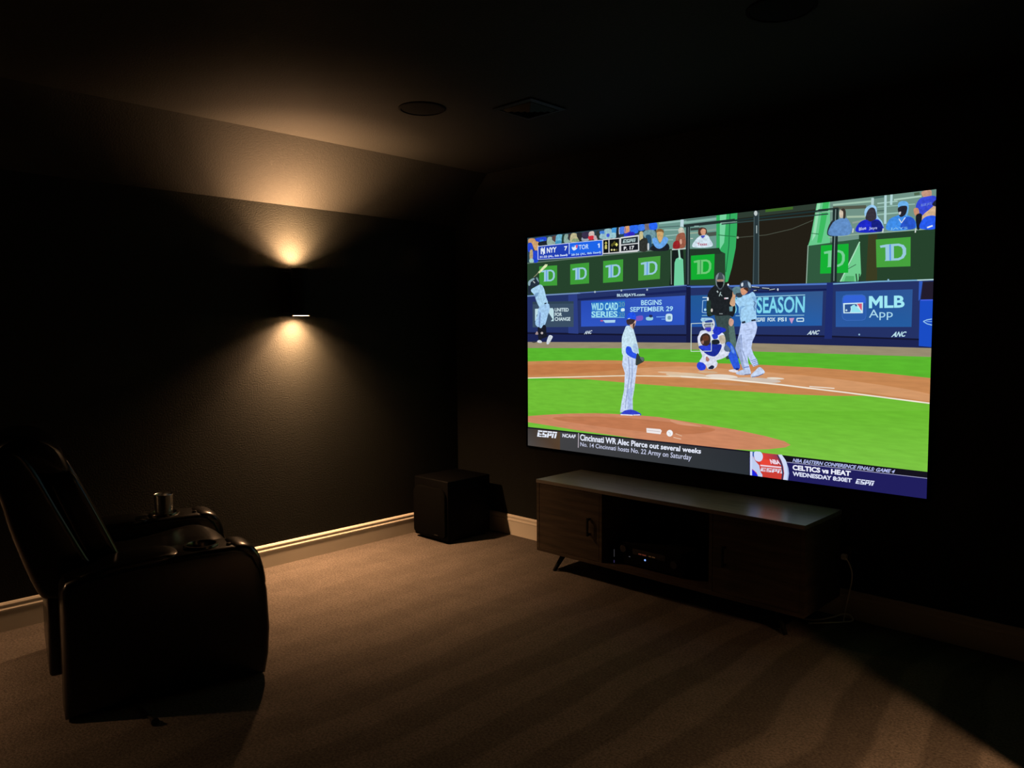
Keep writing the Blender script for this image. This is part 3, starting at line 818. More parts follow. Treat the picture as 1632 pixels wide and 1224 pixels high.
# ---- backstop poles
p = Pic(ZB)
p.poly((28, 40, 44), [(895, 290), (955, 285), (950, 1200), (885, 1200)])
p.line((120, 140, 140), [(928, 300), (925, 1180)], 7)
p.line((36, 48, 48), [(860, 290), (1640, 200)], 46)
p.line((150, 180, 176), [(1020, 292), (1090, 290)], 12)
p.line((170, 200, 190), [(1420, 246), (1640, 225)], 12)
p.zoom = ZCc
p.line((30, 48, 48), [(0, 318), (180, 300), (1240, 178)], 22)
p.line((44, 66, 66), [(0, 345), (180, 325), (1240, 226)], 14)
p.line((130, 160, 150), [(0, 330), (180, 318)], 8)
p.line((110, 136, 130), [(1090, 214), (1240, 202)], 9)
p.poly((40, 54, 58), [(372, 190), (432, 188), (440, 620), (430, 1060), (358, 1060), (370, 600)])
p.line((100, 120, 122), [(432, 210), (432, 1040)], 6)
p.line((80, 98, 100), [(380, 260), (370, 1040)], 6)
p.ell((190, 200, 200), 398, 218, 20, 30)
p.line((170, 186, 186), [(408, 360), (408, 450)], 10)
p.zoom = ZD
p.line((34, 50, 48), [(-40, 272), (175, 252)], 18)
p.line((150, 190, 170), [(0, 292), (120, 285)], 8)
p.poly((30, 44, 44), [(118, 250), (185, 248), (172, 600), (160, 1055), (95, 1055), (112, 600)])
p.line((130, 156, 150), [(150, 262), (135, 700), (130, 1040)], 8)
p.build('backstop_poles')

# ---- spectators, left block
p = Pic(ZA)
SKIN, BLU, BLU2, CYA, GRY, DRK = (196, 150, 106), (36, 70, 208), (66, 110, 226), (110, 180, 206), (150, 176, 164), (30, 36, 44)
sp_ = p.poly
for c, q in ((SKIN, [(60, 300), (150, 290), (170, 340), (90, 420), (70, 400)]), (BLU, [(55, 370), (110, 360), (135, 470), (60, 490)]), ((206, 160, 110), [(120, 340), (215, 340), (220, 400), (190, 500), (140, 430)]),
             (BLU, [(165, 290), (320, 265), (330, 320), (240, 340), (190, 330)]), ((60, 130, 220), [(235, 310), (290, 305), (280, 335), (240, 335)]), (BLU, [(110, 500), (205, 480), (208, 640), (120, 640)]),
             ((180, 160, 120), [(85, 470), (125, 470), (125, 600), (80, 600)]), ((160, 200, 190), [(80, 600), (130, 600), (140, 650), (80, 652)]), (DRK, [(220, 345), (355, 325), (355, 385), (225, 400)]),
             (GRY, [(355, 275), (415, 265), (425, 310), (470, 345), (470, 370), (352, 385)]), ((92, 66, 64), [(420, 262), (490, 250), (488, 350), (450, 330)]), (CYA, [(490, 240), (580, 232), (585, 300), (550, 360), (480, 362)]),
             ((70, 150, 190), [(480, 330), (560, 320), (555, 365), (475, 368)]), ((34, 60, 50), [(575, 240), (615, 235), (610, 350), (570, 355)]), ((140, 170, 160), [(612, 235), (668, 225), (660, 290), (700, 340), (605, 350)]),
             ((64, 56, 60), [(668, 225), (720, 218), (715, 300), (680, 310)]), ((186, 180, 140), [(715, 218), (790, 212), (800, 260), (830, 300), (825, 330), (700, 340)]), ((140, 160, 120), [(730, 300), (820, 290), (820, 330), (730, 338)]),
             ((42, 44, 46), [(800, 210), (880, 205), (885, 310), (835, 320)]), ((150, 160, 170), [(880, 270), (980, 270), (975, 320), (880, 325)]), ((56, 48, 74), [(885, 200), (990, 190), (985, 280), (890, 285)]),
             ((206, 186, 180), [(990, 190), (1055, 180), (1060, 250), (985, 255)]), ((206, 44, 58), [(975, 258), (1050, 245), (1075, 285), (1020, 310), (980, 300)]), ((190, 170, 176), [(1060, 240), (1110, 260), (1110, 310), (1060, 310)]),
             ((48, 56, 56), [(1090, 185), (1150, 178), (1145, 300), (1105, 280)]), ((70, 130, 214), [(1150, 180), (1222, 172), (1220, 220), (1160, 225)]), ((150, 190, 200), [(1225, 150), (1330, 150), (1330, 280), (1155, 290), (1160, 220), (1220, 215)]),
             ((64, 90, 214), [(1255, 220), (1295, 218), (1292, 260), (1255, 262)]), ((66, 150, 214), [(1335, 135), (1415, 130), (1415, 210), (1340, 205)]), ((150, 196, 206), [(1330, 205), (1400, 210), (1390, 275), (1330, 280)]),
             (DRK, [(1405, 130), (1450, 125), (1440, 270), (1400, 272)]), ((220, 226, 230), [(1440, 130), (1455, 130), (1455, 215), (1440, 215)]), ((72, 120, 228), [(1455, 120), (1530, 115), (1525, 205), (1455, 215)]),
             ((210, 150, 110), [(1530, 110), (1600, 105), (1600, 200), (1530, 210)]), ((40, 60, 200), [(1530, 210), (1626, 205), (1626, 245), (1525, 260)])):
    sp_(c, q, True)
p.zoom = ZB
for c, q in (((40, 90, 220), [(-30, 300), (30, 290), (30, 380), (-30, 380)]), ((206, 150, 106), [(-25, 290), (30, 290), (25, 380), (-20, 390)]), ((44, 104, 232), [(40, 290), (160, 275), (160, 390), (70, 395), (45, 360)]),
             ((48, 40, 190), [(0, 390), (90, 380), (110, 430), (0, 440)]), ((60, 120, 232), [(170, 275), (260, 268), (260, 350), (175, 355)]), ((120, 110, 110), [(265, 260), (345, 255), (335, 350), (280, 370)]),
             ((40, 100, 240), [(335, 255), (445, 240), (450, 330), (350, 350)]), ((110, 150, 160), [(245, 380), (340, 345), (425, 370), (430, 470), (380, 560), (260, 460)]), ((40, 80, 110), [(280, 440), (360, 440), (365, 600), (310, 600)]),
             ((196, 186, 140), [(185, 390), (235, 380), (235, 500), (190, 510)]), ((48, 50, 46), [(195, 510), (300, 480), (305, 660), (190, 665)]), ((190, 196, 200), [(308, 560), (332, 560), (332, 650), (308, 650)]),
             ((134, 96, 54), [(445, 390), (455, 345), (500, 330), (545, 350), (550, 400)]), ((206, 166, 110), [(455, 385), (545, 385), (540, 470), (500, 540), (460, 470)]),
             ((28, 32, 40), [(370, 600), (500, 560), (620, 560), (620, 660), (375, 665)]), ((104, 164, 232), [(380, 490), (440, 470), (495, 560), (560, 455), (625, 490), (580, 580), (495, 635), (420, 600)]),
             ((196, 196, 180), [(775, 360), (800, 315), (850, 320), (870, 400), (800, 410)]), ((150, 90, 70), [(750, 440), (830, 390), (880, 420), (880, 610), (740, 610)]), ((150, 36, 40), [(705, 540), (770, 510), (800, 560), (790, 630), (700, 630)]),
             ((210, 160, 140), [(800, 500), (830, 495), (830, 560), (805, 560)]), ((76, 50, 44), [(1085, 420), (1085, 340), (1130, 310), (1200, 330), (1210, 400), (1150, 440)]), ((206, 150, 120), [(1115, 370), (1150, 330), (1195, 350), (1185, 420), (1145, 440)]),
             ((206, 224, 236), [(1000, 610), (1040, 500), (1120, 435), (1220, 430), (1255, 480), (1290, 600)]), ((70, 80, 190), [(1120, 440), (1185, 435), (1150, 475)])):
    p.poly(c, q, True)
p.text((170, 50, 90), 'Texas', [(1065, 545), (1215, 540), (1215, 585), (1065, 590)], 0.02)
p.build('spectators', 'figure')

# ---- spectators, right block
p = Pic(ZD)
for c, q in (((40, 46, 52), [(60, 540), (75, 440), (130, 380), (150, 540)]), ((96, 140, 196), [(75, 540), (110, 420), (180, 370), (270, 360), (320, 440), (325, 500), (270, 545)]), ((206, 190, 170), [(188, 300), (200, 268), (228, 262), (236, 320), (222, 356), (196, 350)]),
             ((60, 52, 46), [(205, 268), (235, 252), (258, 280), (256, 350), (232, 362), (230, 290)]), ((150, 200, 240), [(470, 340), (470, 260), (530, 215), (590, 240), (600, 330), (655, 400), (660, 470), (560, 380)]),
             ((54, 50, 60), [(475, 370), (490, 290), (530, 245), (575, 260), (590, 360), (530, 400)]), ((30, 42, 200), [(380, 510), (395, 420), (470, 375), (530, 395), (600, 370), (650, 420), (650, 500)]),
             ((24, 34, 130), [(540, 390), (640, 400), (650, 500), (560, 490)]), ((64, 140, 230), [(720, 390), (790, 340), (900, 320), (1000, 370), (1010, 470), (715, 490)]), ((40, 84, 200), [(870, 400), (920, 345), (1000, 370), (1005, 470), (860, 470)]),
             ((110, 180, 240), [(825, 230), (840, 185), (890, 172), (935, 195), (940, 260), (920, 340), (880, 300)]), ((36, 36, 46), [(825, 250), (870, 225), (925, 235), (905, 320), (850, 345), (830, 300)]), ((214, 214, 220), [(835, 295), (858, 290), (850, 320), (835, 318)]),
             ((196, 150, 126), [(1085, 70), (1180, 55), (1185, 120), (1130, 135), (1090, 120)]), ((54, 72, 210), [(1020, 220), (1060, 150), (1130, 125), (1230, 120), (1240, 200), (1180, 260), (1090, 330), (1030, 290)]),
             ((210, 176, 140), [(1085, 340), (1160, 270), (1235, 220), (1240, 340), (1110, 400)]), ((196, 140, 110), [(995, 260), (1040, 250), (1055, 310), (1010, 330)]), ((26, 28, 36), [(1020, 330), (1085, 320), (1060, 470), (1030, 470)]),
             ((40, 90, 236), [(1065, 470), (1085, 380), (1150, 335), (1240, 345), (1240, 470)]), ((30, 34, 50), [(1195, 210), (1240, 160), (1240, 230)])):
    p.poly(c, q, True)
p.text((190, 200, 236), 'Blue', [(402, 462), (480, 445), (480, 480), (402, 495)], 0.02)
p.text((180, 190, 236), 'Jays', [(510, 455), (600, 448), (600, 485), (510, 490)], 0.02)
p.text((130, 190, 236), 'JAYS', [(740, 462), (930, 452), (930, 482), (740, 492)], 0.01)
p.line((220, 230, 244), [(835, 365), (862, 410), (905, 350)], 9)
p.text((120, 150, 220), 'BLUE JAYS', [(1075, 205), (1190, 185), (1190, 220), (1075, 240)], 0.01)
p.line((226, 234, 240), [(1140, 462), (1200, 440)], 16)
for x in (340, 665, 1018):
    p.line((210, 220, 214), [(x, 470), (x - 6, 515)], 13)
p.build('spectators', 'figure')

# ---- blue perimeter wall with advertising boards
p = Pic()
BW = (36, 50, 102)
p.poly(BW, [(838, 471.5), (921.7, 467), (1063, 456.7), (1094.6, 454.6), (1208, 455), (1318, 450.4), (1400, 447.5), (1495, 445), (1495, 555), (1200, 547), (1000, 545.5), (838, 545)])
p.poly((28, 36, 82), [(838, 529), (1000, 532), (1200, 533), (1320, 535), (1470, 541), (1495, 542), (1495, 555), (1200, 547), (1000, 545.5), (838, 545)])
p.line((20, 22, 48), [(838, 531), (1000, 533.5), (1200, 534.5), (1320, 536), (1466, 541)], 2.6)
p.line((112, 142, 186), [(838, 472), (925, 467)], 2.2)
p.line((92, 118, 180), [(922, 467), (1063, 457), (1094.6, 454.8)], 1.6)
p.line((80, 120, 200), [(1095, 457.5), (1320, 452.5)], 2.6)
p.line((120, 176, 214), [(1320, 453), (1400, 448.6), (1468, 446.5)], 2.0)
p.line((180, 214, 220), [(1462, 446.6), (1495, 445.4)], 2.0)
p.poly((24, 34, 86), [(921, 476), (1094, 462), (1094, 466), (921, 479)])
p.poly((20, 30, 80), [(1204, 463.5), (1318, 460), (1318, 463), (1204, 466)])
p.poly((44, 62, 130), [(906, 470), (920, 468.6), (922, 532), (906, 531)])
p.poly((22, 26, 62), [(1094, 457), (1101, 457), (1101, 546), (1094, 546)])
p.poly((30, 44, 108), [(1318, 451), (1328, 450.6), (1326, 540), (1314, 540)])
p.zoom = ZI
p.poly((48, 90, 190), [(1315, 75), (1365, 75), (1330, 330), (1305, 360)])
p.poly((34, 28, 44), [(1370, 85), (1530, 78), (1530, 335), (1340, 335)])
p.poly((26, 76, 196), [(1325, 340), (1530, 335), (1530, 1030), (1310, 1010)])
p.line((70, 96, 226), [(1340, 350), (1530, 345)], 14)
p.line((150, 200, 240), [(1500, 620), (1430, 632), (1375, 655), (1430, 690), (1500, 708)], 13)
p.line((130, 180, 230), [(1420, 655), (1500, 658)], 9)
for q in ((870, 55), (450, 845)):
    p.ell((140, 180, 210), q[0], q[1], 13, 13)
p.zoom = ZH
for q in ((330, 45), (692, 25), (1045, 15)):
    p.ell((170, 190, 200), q[0], q[1], 12, 14)
p.build('perimeter_wall')

def board(zoom, quad, col, name='advertising_board'):
    p = Pic(zoom); p.poly(col, quad); return p
# united for change board
p = board(ZE, [(100, 618), (600, 612), (600, 925), (100, 930)], (58, 78, 100))
p.poly((46, 66, 84), [(100, 618), (600, 612), (600, 640), (100, 650)])
p.poly((190, 222, 230), [(130, 705), (345, 695), (358, 720), (358, 855), (320, 855), (345, 830), (300, 760), (290, 720), (200, 730), (150, 780), (150, 860), (130, 850)])
for i, t in enumerate(('UNITED', 'FOR', 'CHANGE')):
    wd = (170, 88, 190)[i]
    p.text((204, 226, 232), t, [(370, 695 + 56 * i), (370 + wd, 694 + 56 * i), (370 + wd, 738 + 56 * i), (370, 740 + 56 * i)], 0.03)
p.build('advertising_board')
# wild card series board
p = board(ZH, [(138, 168), (1565, 95), (1555, 497), (140, 520)], (44, 86, 206))
p.grad([(40, 74, 180), (56, 92, 196), (44, 84, 192), (48, 86, 196)], [(138, 168), (1565, 95), (1555, 497), (140, 520)])
p.poly((38, 112, 196), [(280, 185), (740, 165), (740, 400), (280, 400)])
p.text((158, 224, 240), 'WILD CARD', [(282, 200), (648, 188), (645, 295), (282, 298)], 0.035)
p.text((158, 224, 240), 'SERIES', [(282, 310), (640, 308), (640, 388), (282, 392)], 0.03)
p.text((96, 150, 170), '20', [(655, 185), (740, 182), (740, 246), (655, 248)], 0.01)
p.text((90, 140, 170), '20', [(655, 325), (738, 322), (738, 382), (655, 384)], 0.01)
p.poly((210, 236, 240), [(690, 275), (730, 270), (735, 305), (690, 310)], True)
p.line((150, 214, 236), [(282, 396), (735, 396)], 6)
p.poly((170, 210, 236), [(440, 432), (610, 428), (605, 465), (470, 468)])
p.poly((196, 90, 130), [(405, 432), (440, 432), (440, 450), (405, 448)])
p.text((170, 222, 246), 'BEGINS', [(962, 158), (1245, 152), (1245, 222), (962, 228)], 0.02)
p.text((170, 222, 246), 'SEPTEMBER 29', [(812, 252), (1400, 240), (1395, 308), (812, 320)], 0.02)
p.poly((120, 86, 190), [(890, 385), (980, 370), (980, 430), (890, 438)], True)
p.poly((150, 206, 220), [(1035, 392), (1120, 390), (1115, 430), (1040, 432)], True)
p.poly((36, 44, 90), [(1075, 360), (1115, 362), (1112, 392), (1078, 392)], True)
p.line((100, 150, 230), [(1170, 388), (1290, 385)], 16)
p.line((100, 150, 230), [(1240, 418), (1290, 418)], 14)
p.poly((196, 226, 240), [(1300, 365), (1320, 345), (1370, 345), (1390, 365), (1388, 430), (1370, 448), (1315, 448), (1298, 430)], True)
p.poly((120, 160, 180), [(1328, 378), (1366, 378), (1366, 420), (1328, 420)], True)
p.build('advertising_board')
for z_, t_, c_, q_, sh_ in ((ZH, 'BLUEJAYS.com', (190, 220, 236), [(632, 72), (1015, 62), (1015, 108), (632, 122)], 0.0),
                      (ZH, 'ANC', (206, 222, 236), [(185, 580), (295, 570), (290, 618), (182, 625)], 0.4),
                      (Z2_, 'ANC', (206, 228, 236), [(612, 1138), (705, 1134), (702, 1166), (606, 1170)], 0.4),
                      (ZI, 'ANC', (190, 230, 240), [(930, 805), (1135, 800), (1130, 875), (910, 882)], 0.4)):
    Pic(z_).text(c_, t_, q_, 0.03, sh_).build('wall_lettering')
# season board
p = Pic(); p.poly((34, 84, 152), [(1101, 471), (1312, 464), (1310, 519), (1101, 521)])
p.grad([(34, 88, 150), (52, 88, 140), (38, 94, 168), (34, 84, 164)], [(1101, 471), (1312, 464), (1310, 519), (1101, 521)])
p.zoom = Z2_
p.text((126, 214, 236), 'SEASON', [(222, 882), (592, 872), (588, 1000), (222, 1006)], 0.02)
p.text((126, 214, 236), 'ST', [(40, 888), (110, 886), (110, 1004), (40, 1006)], 0.02)
p.line((150, 204, 226), [(60, 885), (592, 864)], 6)
p.line((150, 204, 226), [(60, 1024), (585, 1019)], 5)
p.sports_logo((196, 224, 236), [(205, 1040), (285, 1038), (285, 1068), (205, 1070)])
p.text((196, 224, 236), 'FOX', [(305, 1038), (365, 1036), (365, 1066), (305, 1068)], 0.04)
p.text((196, 224, 236), 'FS1', [(384, 1038), (450, 1036), (450, 1066), (384, 1068)], 0.04)
p.poly((196, 150, 196), [(470, 1042), (510, 1040), (500, 1062), (490, 1084), (478, 1064)])
p.line((196, 224, 236), [(530, 1044), (580, 1042), (580, 1066), (530, 1066), (530, 1044)], 8)
p.zoom = ZL
p.line((196, 220, 236), [(115, 572), (220, 572)], 16)
p.line((150, 190, 226), [(215, 625), (120, 630), (110, 850), (215, 860)], 13)
p.ell((170, 220, 240), 165, 800, 22, 24)
p.line((120, 176, 196), [(105, 908), (215, 905)], 16)
p.line((180, 214, 232), [(95, 965), (240, 965)], 30)
p.build('advertising_board')
# league app board
p = Pic(ZI)
p.grad([(40, 82, 150), (46, 86, 150), (36, 92, 160), (44, 90, 164)], [(110, 222), (1222, 192), (1205, 735), (110, 735)])
rr_ = [(210, 330), (225, 290), (270, 275), (490, 272), (530, 290), (545, 330), (545, 580), (530, 620), (490, 635), (270, 638), (225, 620), (205, 580)]
p.poly((66, 112, 196), [(x + (x - 375) * 0.03, y + (y - 455) * 0.03) for x, y in rr_])
p.poly((44, 92, 170), rr_)
p.poly((52, 100, 216), [(215, 330), (230, 292), (270, 278), (490, 275), (528, 292), (540, 330), (540, 390), (215, 400)])
p.poly((206, 236, 244), [(218, 392), (505, 382), (502, 536), (222, 538)])
p.poly((46, 84, 146), [(240, 410), (400, 402), (360, 425), (325, 440), (330, 480), (318, 522), (240, 524)])
p.poly((214, 92, 120), [(415, 400), (490, 395), (488, 500), (470, 480), (440, 430)])
p.poly((150, 226, 240), [(330, 440), (360, 415), (395, 415), (410, 440), (450, 480), (485, 524), (325, 524), (340, 480)])
p.poly((56, 90, 150), [(385, 410), (410, 402), (425, 440), (395, 435)])
p.ell((190, 224, 240), 265, 494, 14, 14)
p.cells((160, 232, 244), [(590, 290), (790, 286), (790, 461), (590, 465)], [[(0, 0), (.24, 0), (.5, .42), (.76, 0), (1, 0), (1, 1), (.77, 1), (.77, .40), (.52, .80), (.48, .80), (.23, .40), (.23, 1), (0, 1)]])
p.text((160, 232, 244), 'LB', [(812, 286), (1105, 280), (1105, 455), (812, 461)], 0.03)
p.text((170, 218, 238), 'App', [(592, 485), (935, 482), (935, 632), (590, 640)], 0.0)
p.build('advertising_board')

# ---- umpire
p = Pic(ZL)
p.poly((56, 74, 74), [(330, 880), (600, 880), (690, 1000), (700, 1230), (760, 1500), (850, 1700), (560, 1720), (480, 1400), (420, 1230), (370, 1050)])
p.poly((84, 112, 106), [(600, 1100), (700, 1090), (745, 1400), (820, 1650), (700, 1690), (620, 1350)])
p.poly((30, 34, 38), [(355, 345), (290, 390), (225, 480), (195, 640), (195, 880), (240, 930), (330, 900), (420, 915), (600, 905), (680, 930), (730, 800), (710, 640), (700, 480), (650, 390), (560, 345), (450, 330)], True)
p.poly((36, 56, 48), [(200, 640), (270, 640), (270, 850), (310, 900), (220, 900), (190, 780)], True)
p.poly((60, 76, 100), [(580, 360), (650, 390), (690, 440), (640, 430)], True)
p.poly((66, 76, 84), [(350, 240), (365, 170), (400, 120), (440, 105), (490, 125), (530, 180), (525, 260), (500, 340), (470, 420), (430, 430), (390, 380)], True)
p.poly((126, 140, 146), [(365, 190), (400, 130), (420, 125), (400, 200), (375, 280), (395, 370), (365, 330)], True)
p.poly((120, 140, 136), [(480, 140), (525, 190), (520, 310), (490, 390), (505, 290), (500, 200)], True)
p.poly((170, 140, 120), [(390, 240), (500, 240), (495, 275), (395, 275)], True)
p.poly((20, 22, 26), [(385, 290), (500, 285), (490, 360), (450, 400), (405, 370)], True)
p.line((180, 196, 196), [(385, 450), (405, 480)], 26)
p.line((160, 180, 180), [(455, 470), (425, 550)], 16)
p.line((160, 180, 180), [(440, 500), (480, 545)], 14)
p.line((230, 230, 240), [(520, 590), (595, 585)], 26)
p.line((200, 60, 80), [(528, 582), (540, 604)], 12)
p.ell((230, 236, 240), 592, 335, 16, 20)
p.ell((230, 236, 236), 215, 600, 16, 36)
p.ell((220, 214, 206), 288, 810, 18, 32)
p.line((120, 128, 130), [(425, 875), (490, 875)], 20)
p.poly((206, 160, 140), [(610, 990), (640, 960), (690, 990), (690, 1060), (650, 1110), (605, 1070)], True)
p.build('umpire', 'figure')

# ---- catcher
p = Pic(ZJ)
CW = (216, 222, 240)
p.poly(CW, [(200, 300), (160, 370), (135, 430), (150, 560), (190, 680), (215, 760), (170, 850), (270, 900), (330, 985), (450, 960), (490, 880), (470, 830), (560, 800), (640, 760), (700, 690), (620, 560), (630, 470), (590, 350), (480, 320), (350, 300)], True)
p.poly((34, 52, 190), [(410, 250), (480, 230), (620, 260), (630, 310), (560, 340), (500, 380), (420, 350)], True)
p.poly((28, 44, 150), [(150, 580), (330, 540), (380, 480), (420, 540), (560, 550), (520, 680), (440, 755), (340, 740), (260, 690)], True)
p.poly((46, 66, 210), [(160, 580), (380, 560), (370, 660), (270, 660)], True)
p.poly((40, 60, 196), [(390, 370), (480, 360), (490, 430), (420, 450)], True)
p.poly((196, 184, 164), [(510, 410), (600, 380), (630, 470), (600, 530), (540, 520)], True)
p.poly((30, 36, 44), [(390, 470), (500, 460), (520, 530), (400, 540)], True)
p.poly((60, 44, 38), [(180, 440), (215, 370), (290, 345), (355, 390), (360, 500), (310, 565), (230, 560), (190, 510)], True)
p.poly((96, 56, 40), [(220, 420), (280, 380), (330, 410), (320, 470), (240, 480)], True)
p.poly((150, 112, 100), [(200, 490), (240, 475), (240, 530), (205, 525)], True)
p.poly((196, 204, 220), [(240, 250), (215, 180), (240, 110), (330, 75), (410, 95), (440, 170), (430, 240), (390, 300), (290, 290)], True)
p.poly((150, 196, 226), [(200, 90), (320, 80), (390, 90), (380, 130), (250, 145), (200, 130)], True)
p.poly((44, 70, 150), [(270, 130), (380, 110), (390, 150), (280, 160)], True)
p.poly((120, 130, 140), [(260, 180), (400, 170), (395, 230), (270, 240)], True)
p.poly((66, 60, 190), [(265, 250), (380, 245), (375, 300), (330, 320), (280, 290)], True)
p.line((216, 222, 230), [(250, 170), (420, 160)], 12)
p.line((206, 212, 222), [(260, 215), (410, 210)], 10)
p.poly((40, 66, 216), [(120, 930), (150, 860), (230, 870), (280, 930), (260, 990), (170, 1000)], True)
p.poly((32, 40, 70), [(320, 970), (380, 915), (430, 935), (400, 980)], True)
p.poly((170, 120, 110), [(285, 760), (320, 770), (345, 820), (310, 850), (280, 820)], True)
p.poly((90, 110, 140), [(600, 620), (640, 530), (720, 560), (700, 660), (640, 670)], True)
p.poly((44, 88, 216), [(640, 530), (700, 500), (780, 600), (820, 700), (860, 830), (885, 960), (800, 1000), (740, 900), (680, 740), (720, 640)], True)
p.poly((92, 140, 228), [(720, 560), (770, 610), (790, 700), (740, 680)], True)
p.poly((226, 220, 224), [(690, 1000), (800, 985), (850, 1010), (830, 1040), (720, 1030)], True)
p.poly((24, 40, 120), [(800, 965), (870, 960), (860, 1000), (810, 1000)])
p.build('catcher', 'figure')

# ---- strike zone box
p = Pic(ZJ)
p.line((206, 226, 214), [(22, 175), (380, 162), (378, 662), (18, 668), (22, 170)], 11)
p.build('strike_zone_box')

# ---- batter
p = Pic(ZKb)
JW, JS, PW = (160, 206, 240), (124, 170, 214), (188, 206, 244)
p.poly(PW, [(215, 570), (370, 545), (388, 620), (375, 690), (335, 780), (325, 850), (350, 920), (385, 975), (400, 1030), (345, 1050), (315, 1000), (285, 930), (290, 1000), (320, 1110), (255, 1110), (215, 1000), (150, 850), (190, 700)], False)
p.poly((150, 168, 206), [(150, 850), (190, 720), (215, 700), (215, 860), (235, 960), (255, 1100), (225, 1060), (200, 980)])
p.line((120, 140, 190), [(215, 700), (225, 870), (280, 1010)], 6)
for y in (650, 700, 760, 800):
    p.line((156, 174, 214), [(265, y + 5), (330, y - 8)], 5)
p.poly(JW, [(205, 290), (290, 265), (340, 240), (370, 280), (382, 350), (375, 450), (378, 545), (320, 560), (225, 580), (200, 500), (190, 410), (165, 370), (150, 340)], True)
p.poly(JS, [(205, 400), (260, 395), (215, 430), (210, 520), (195, 470)], True)
p.poly(JS, [(330, 300), (372, 300), (370, 440), (350, 430), (355, 340)], True)
p.line((84, 110, 150), [(350, 340), (370, 360), (350, 400), (370, 430)], 8)
p.line((36, 44, 62), [(222, 574), (260, 564)], 22)
p.line((36, 44, 62), [(325, 550), (372, 543)], 18)
p.poly((206, 164, 130), [(100, 330), (125, 280), (145, 290), (150, 340), (148, 385), (120, 395), (92, 370)], True)
p.poly((200, 156, 120), [(120, 260), (130, 215), (150, 240), (150, 310), (125, 310)], True)
p.poly((110, 156, 166), [(85, 400), (125, 395), (120, 450), (90, 450)])
p.poly((96, 130, 140), [(122, 205), (160, 182), (205, 190), (215, 230), (190, 260), (140, 270), (125, 240)], True)
p.poly((50, 62, 72), [(155, 260), (215, 250), (225, 290), (180, 300)], True)
p.poly((212, 150, 116), [(210, 205), (270, 195), (285, 240), (240, 275), (215, 255)], True)
p.poly((70, 44, 36), [(240, 200), (290, 190), (290, 235), (270, 225)], True)
p.poly((52, 66, 86), [(202, 190), (205, 145), (240, 118), (290, 118), (320, 150), (325, 200), (300, 240), (285, 195), (240, 195)], True)
p.poly((150, 176, 196), [(285, 130), (315, 150), (318, 190), (300, 185)], True)
p.poly((206, 216, 226), [(215, 150), (235, 140), (235, 175), (218, 180)], True)
for pts in ([(330, 185), (420, 195)], [(430, 196), (530, 204)], [(515, 212), (590, 206)], [(345, 225), (395, 215)]):
    p.line((36, 40, 44), [(pts[0][0], pts[0][1] + 6), (pts[1][0], pts[1][1] + 6)], 18)
for pts in ([(330, 182), (410, 190)], [(440, 196), (520, 202)], [(350, 226), (380, 222)], [(520, 218), (580, 208)]):
    p.line((190, 200, 206), pts, 7)
p.ell((216, 224, 226), 612, 214, 8, 14)
for k in range(4):
    p.line((96, 120, 180), [(325 + 8 * k, 985 + 18 * k), (385 + 8 * k, 965 + 18 * k)], 7)
p.poly((196, 212, 240), [(320, 1140), (370, 1090), (400, 1060), (430, 1060), (470, 1105), (450, 1130), (390, 1155), (330, 1165)], True)
p.poly((186, 202, 232), [(160, 1115), (240, 1080), (300, 1090), (320, 1125), (250, 1140), (180, 1135)], True)
p.line((90, 104, 150), [(250, 1136), (315, 1130)], 8)
p.line((90, 104, 150), [(330, 1162), (400, 1150), (455, 1126)], 8)
p.line((110, 130, 190), [(240, 1060), (300, 1050)], 10)
p.build('batter', 'figure')

# ---- batter warming up at the left edge
p = Pic(ZE)
p.poly((214, 226, 176), [(165, 262), (255, 162), (285, 165), (275, 190), (185, 272)])
p.line((150, 150, 120), [(175, 262), (115, 320)], 8)
p.poly((34, 46, 60), [(60, 380), (100, 330), (150, 320), (185, 370), (180, 410), (140, 440), (100, 440), (80, 520), (45, 530), (45, 430)], True)
p.poly((130, 160, 170), [(45, 390), (60, 360), (110, 330), (125, 345), (80, 380), (70, 420), (50, 420)], True)
p.poly((120, 150, 160), [(140, 330), (160, 325), (180, 380), (165, 370)], True)
p.line((190, 200, 200), [(108, 370), (130, 390)], 12)
p.poly((166, 208, 236), [(80, 480), (130, 440), (200, 410), (240, 460), (265, 560), (285, 640), (200, 690), (165, 650), (140, 590), (125, 540)], True)
p.poly((120, 160, 196), [(130, 520), (180, 510), (140, 570)], True)
p.line((28, 34, 50), [(245, 642), (272, 636)], 14)
p.poly((160, 200, 236), [(180, 690), (285, 640), (310, 700), (285, 790), (255, 890), (205, 940), (145, 910), (135, 860), (160, 780)], True)
p.poly((120, 150, 200), [(185, 760), (200, 760), (190, 920), (175, 900)], True)
p.poly((26, 28, 40), [(165, 930), (205, 940), (235, 900), (265, 920), (270, 1000), (285, 1040), (215, 1070), (195, 1090), (170, 1060)], True)
p.poly((206, 216, 226), [(270, 1120), (300, 1030), (345, 1040), (330, 1080), (295, 1135)], True)
p.poly((206, 212, 220), [(160, 1095), (190, 1085), (215, 1105), (205, 1120), (165, 1115)], True)
p.poly((170, 150, 150), [(135, 1015), (155, 980), (170, 1015)], True)
p.ell((190, 180, 180), 215, 1000, 15, 14)
p.ell((60, 60, 60), 118, 1110, 24, 9)
p.build('warming_up_batter', 'figure')

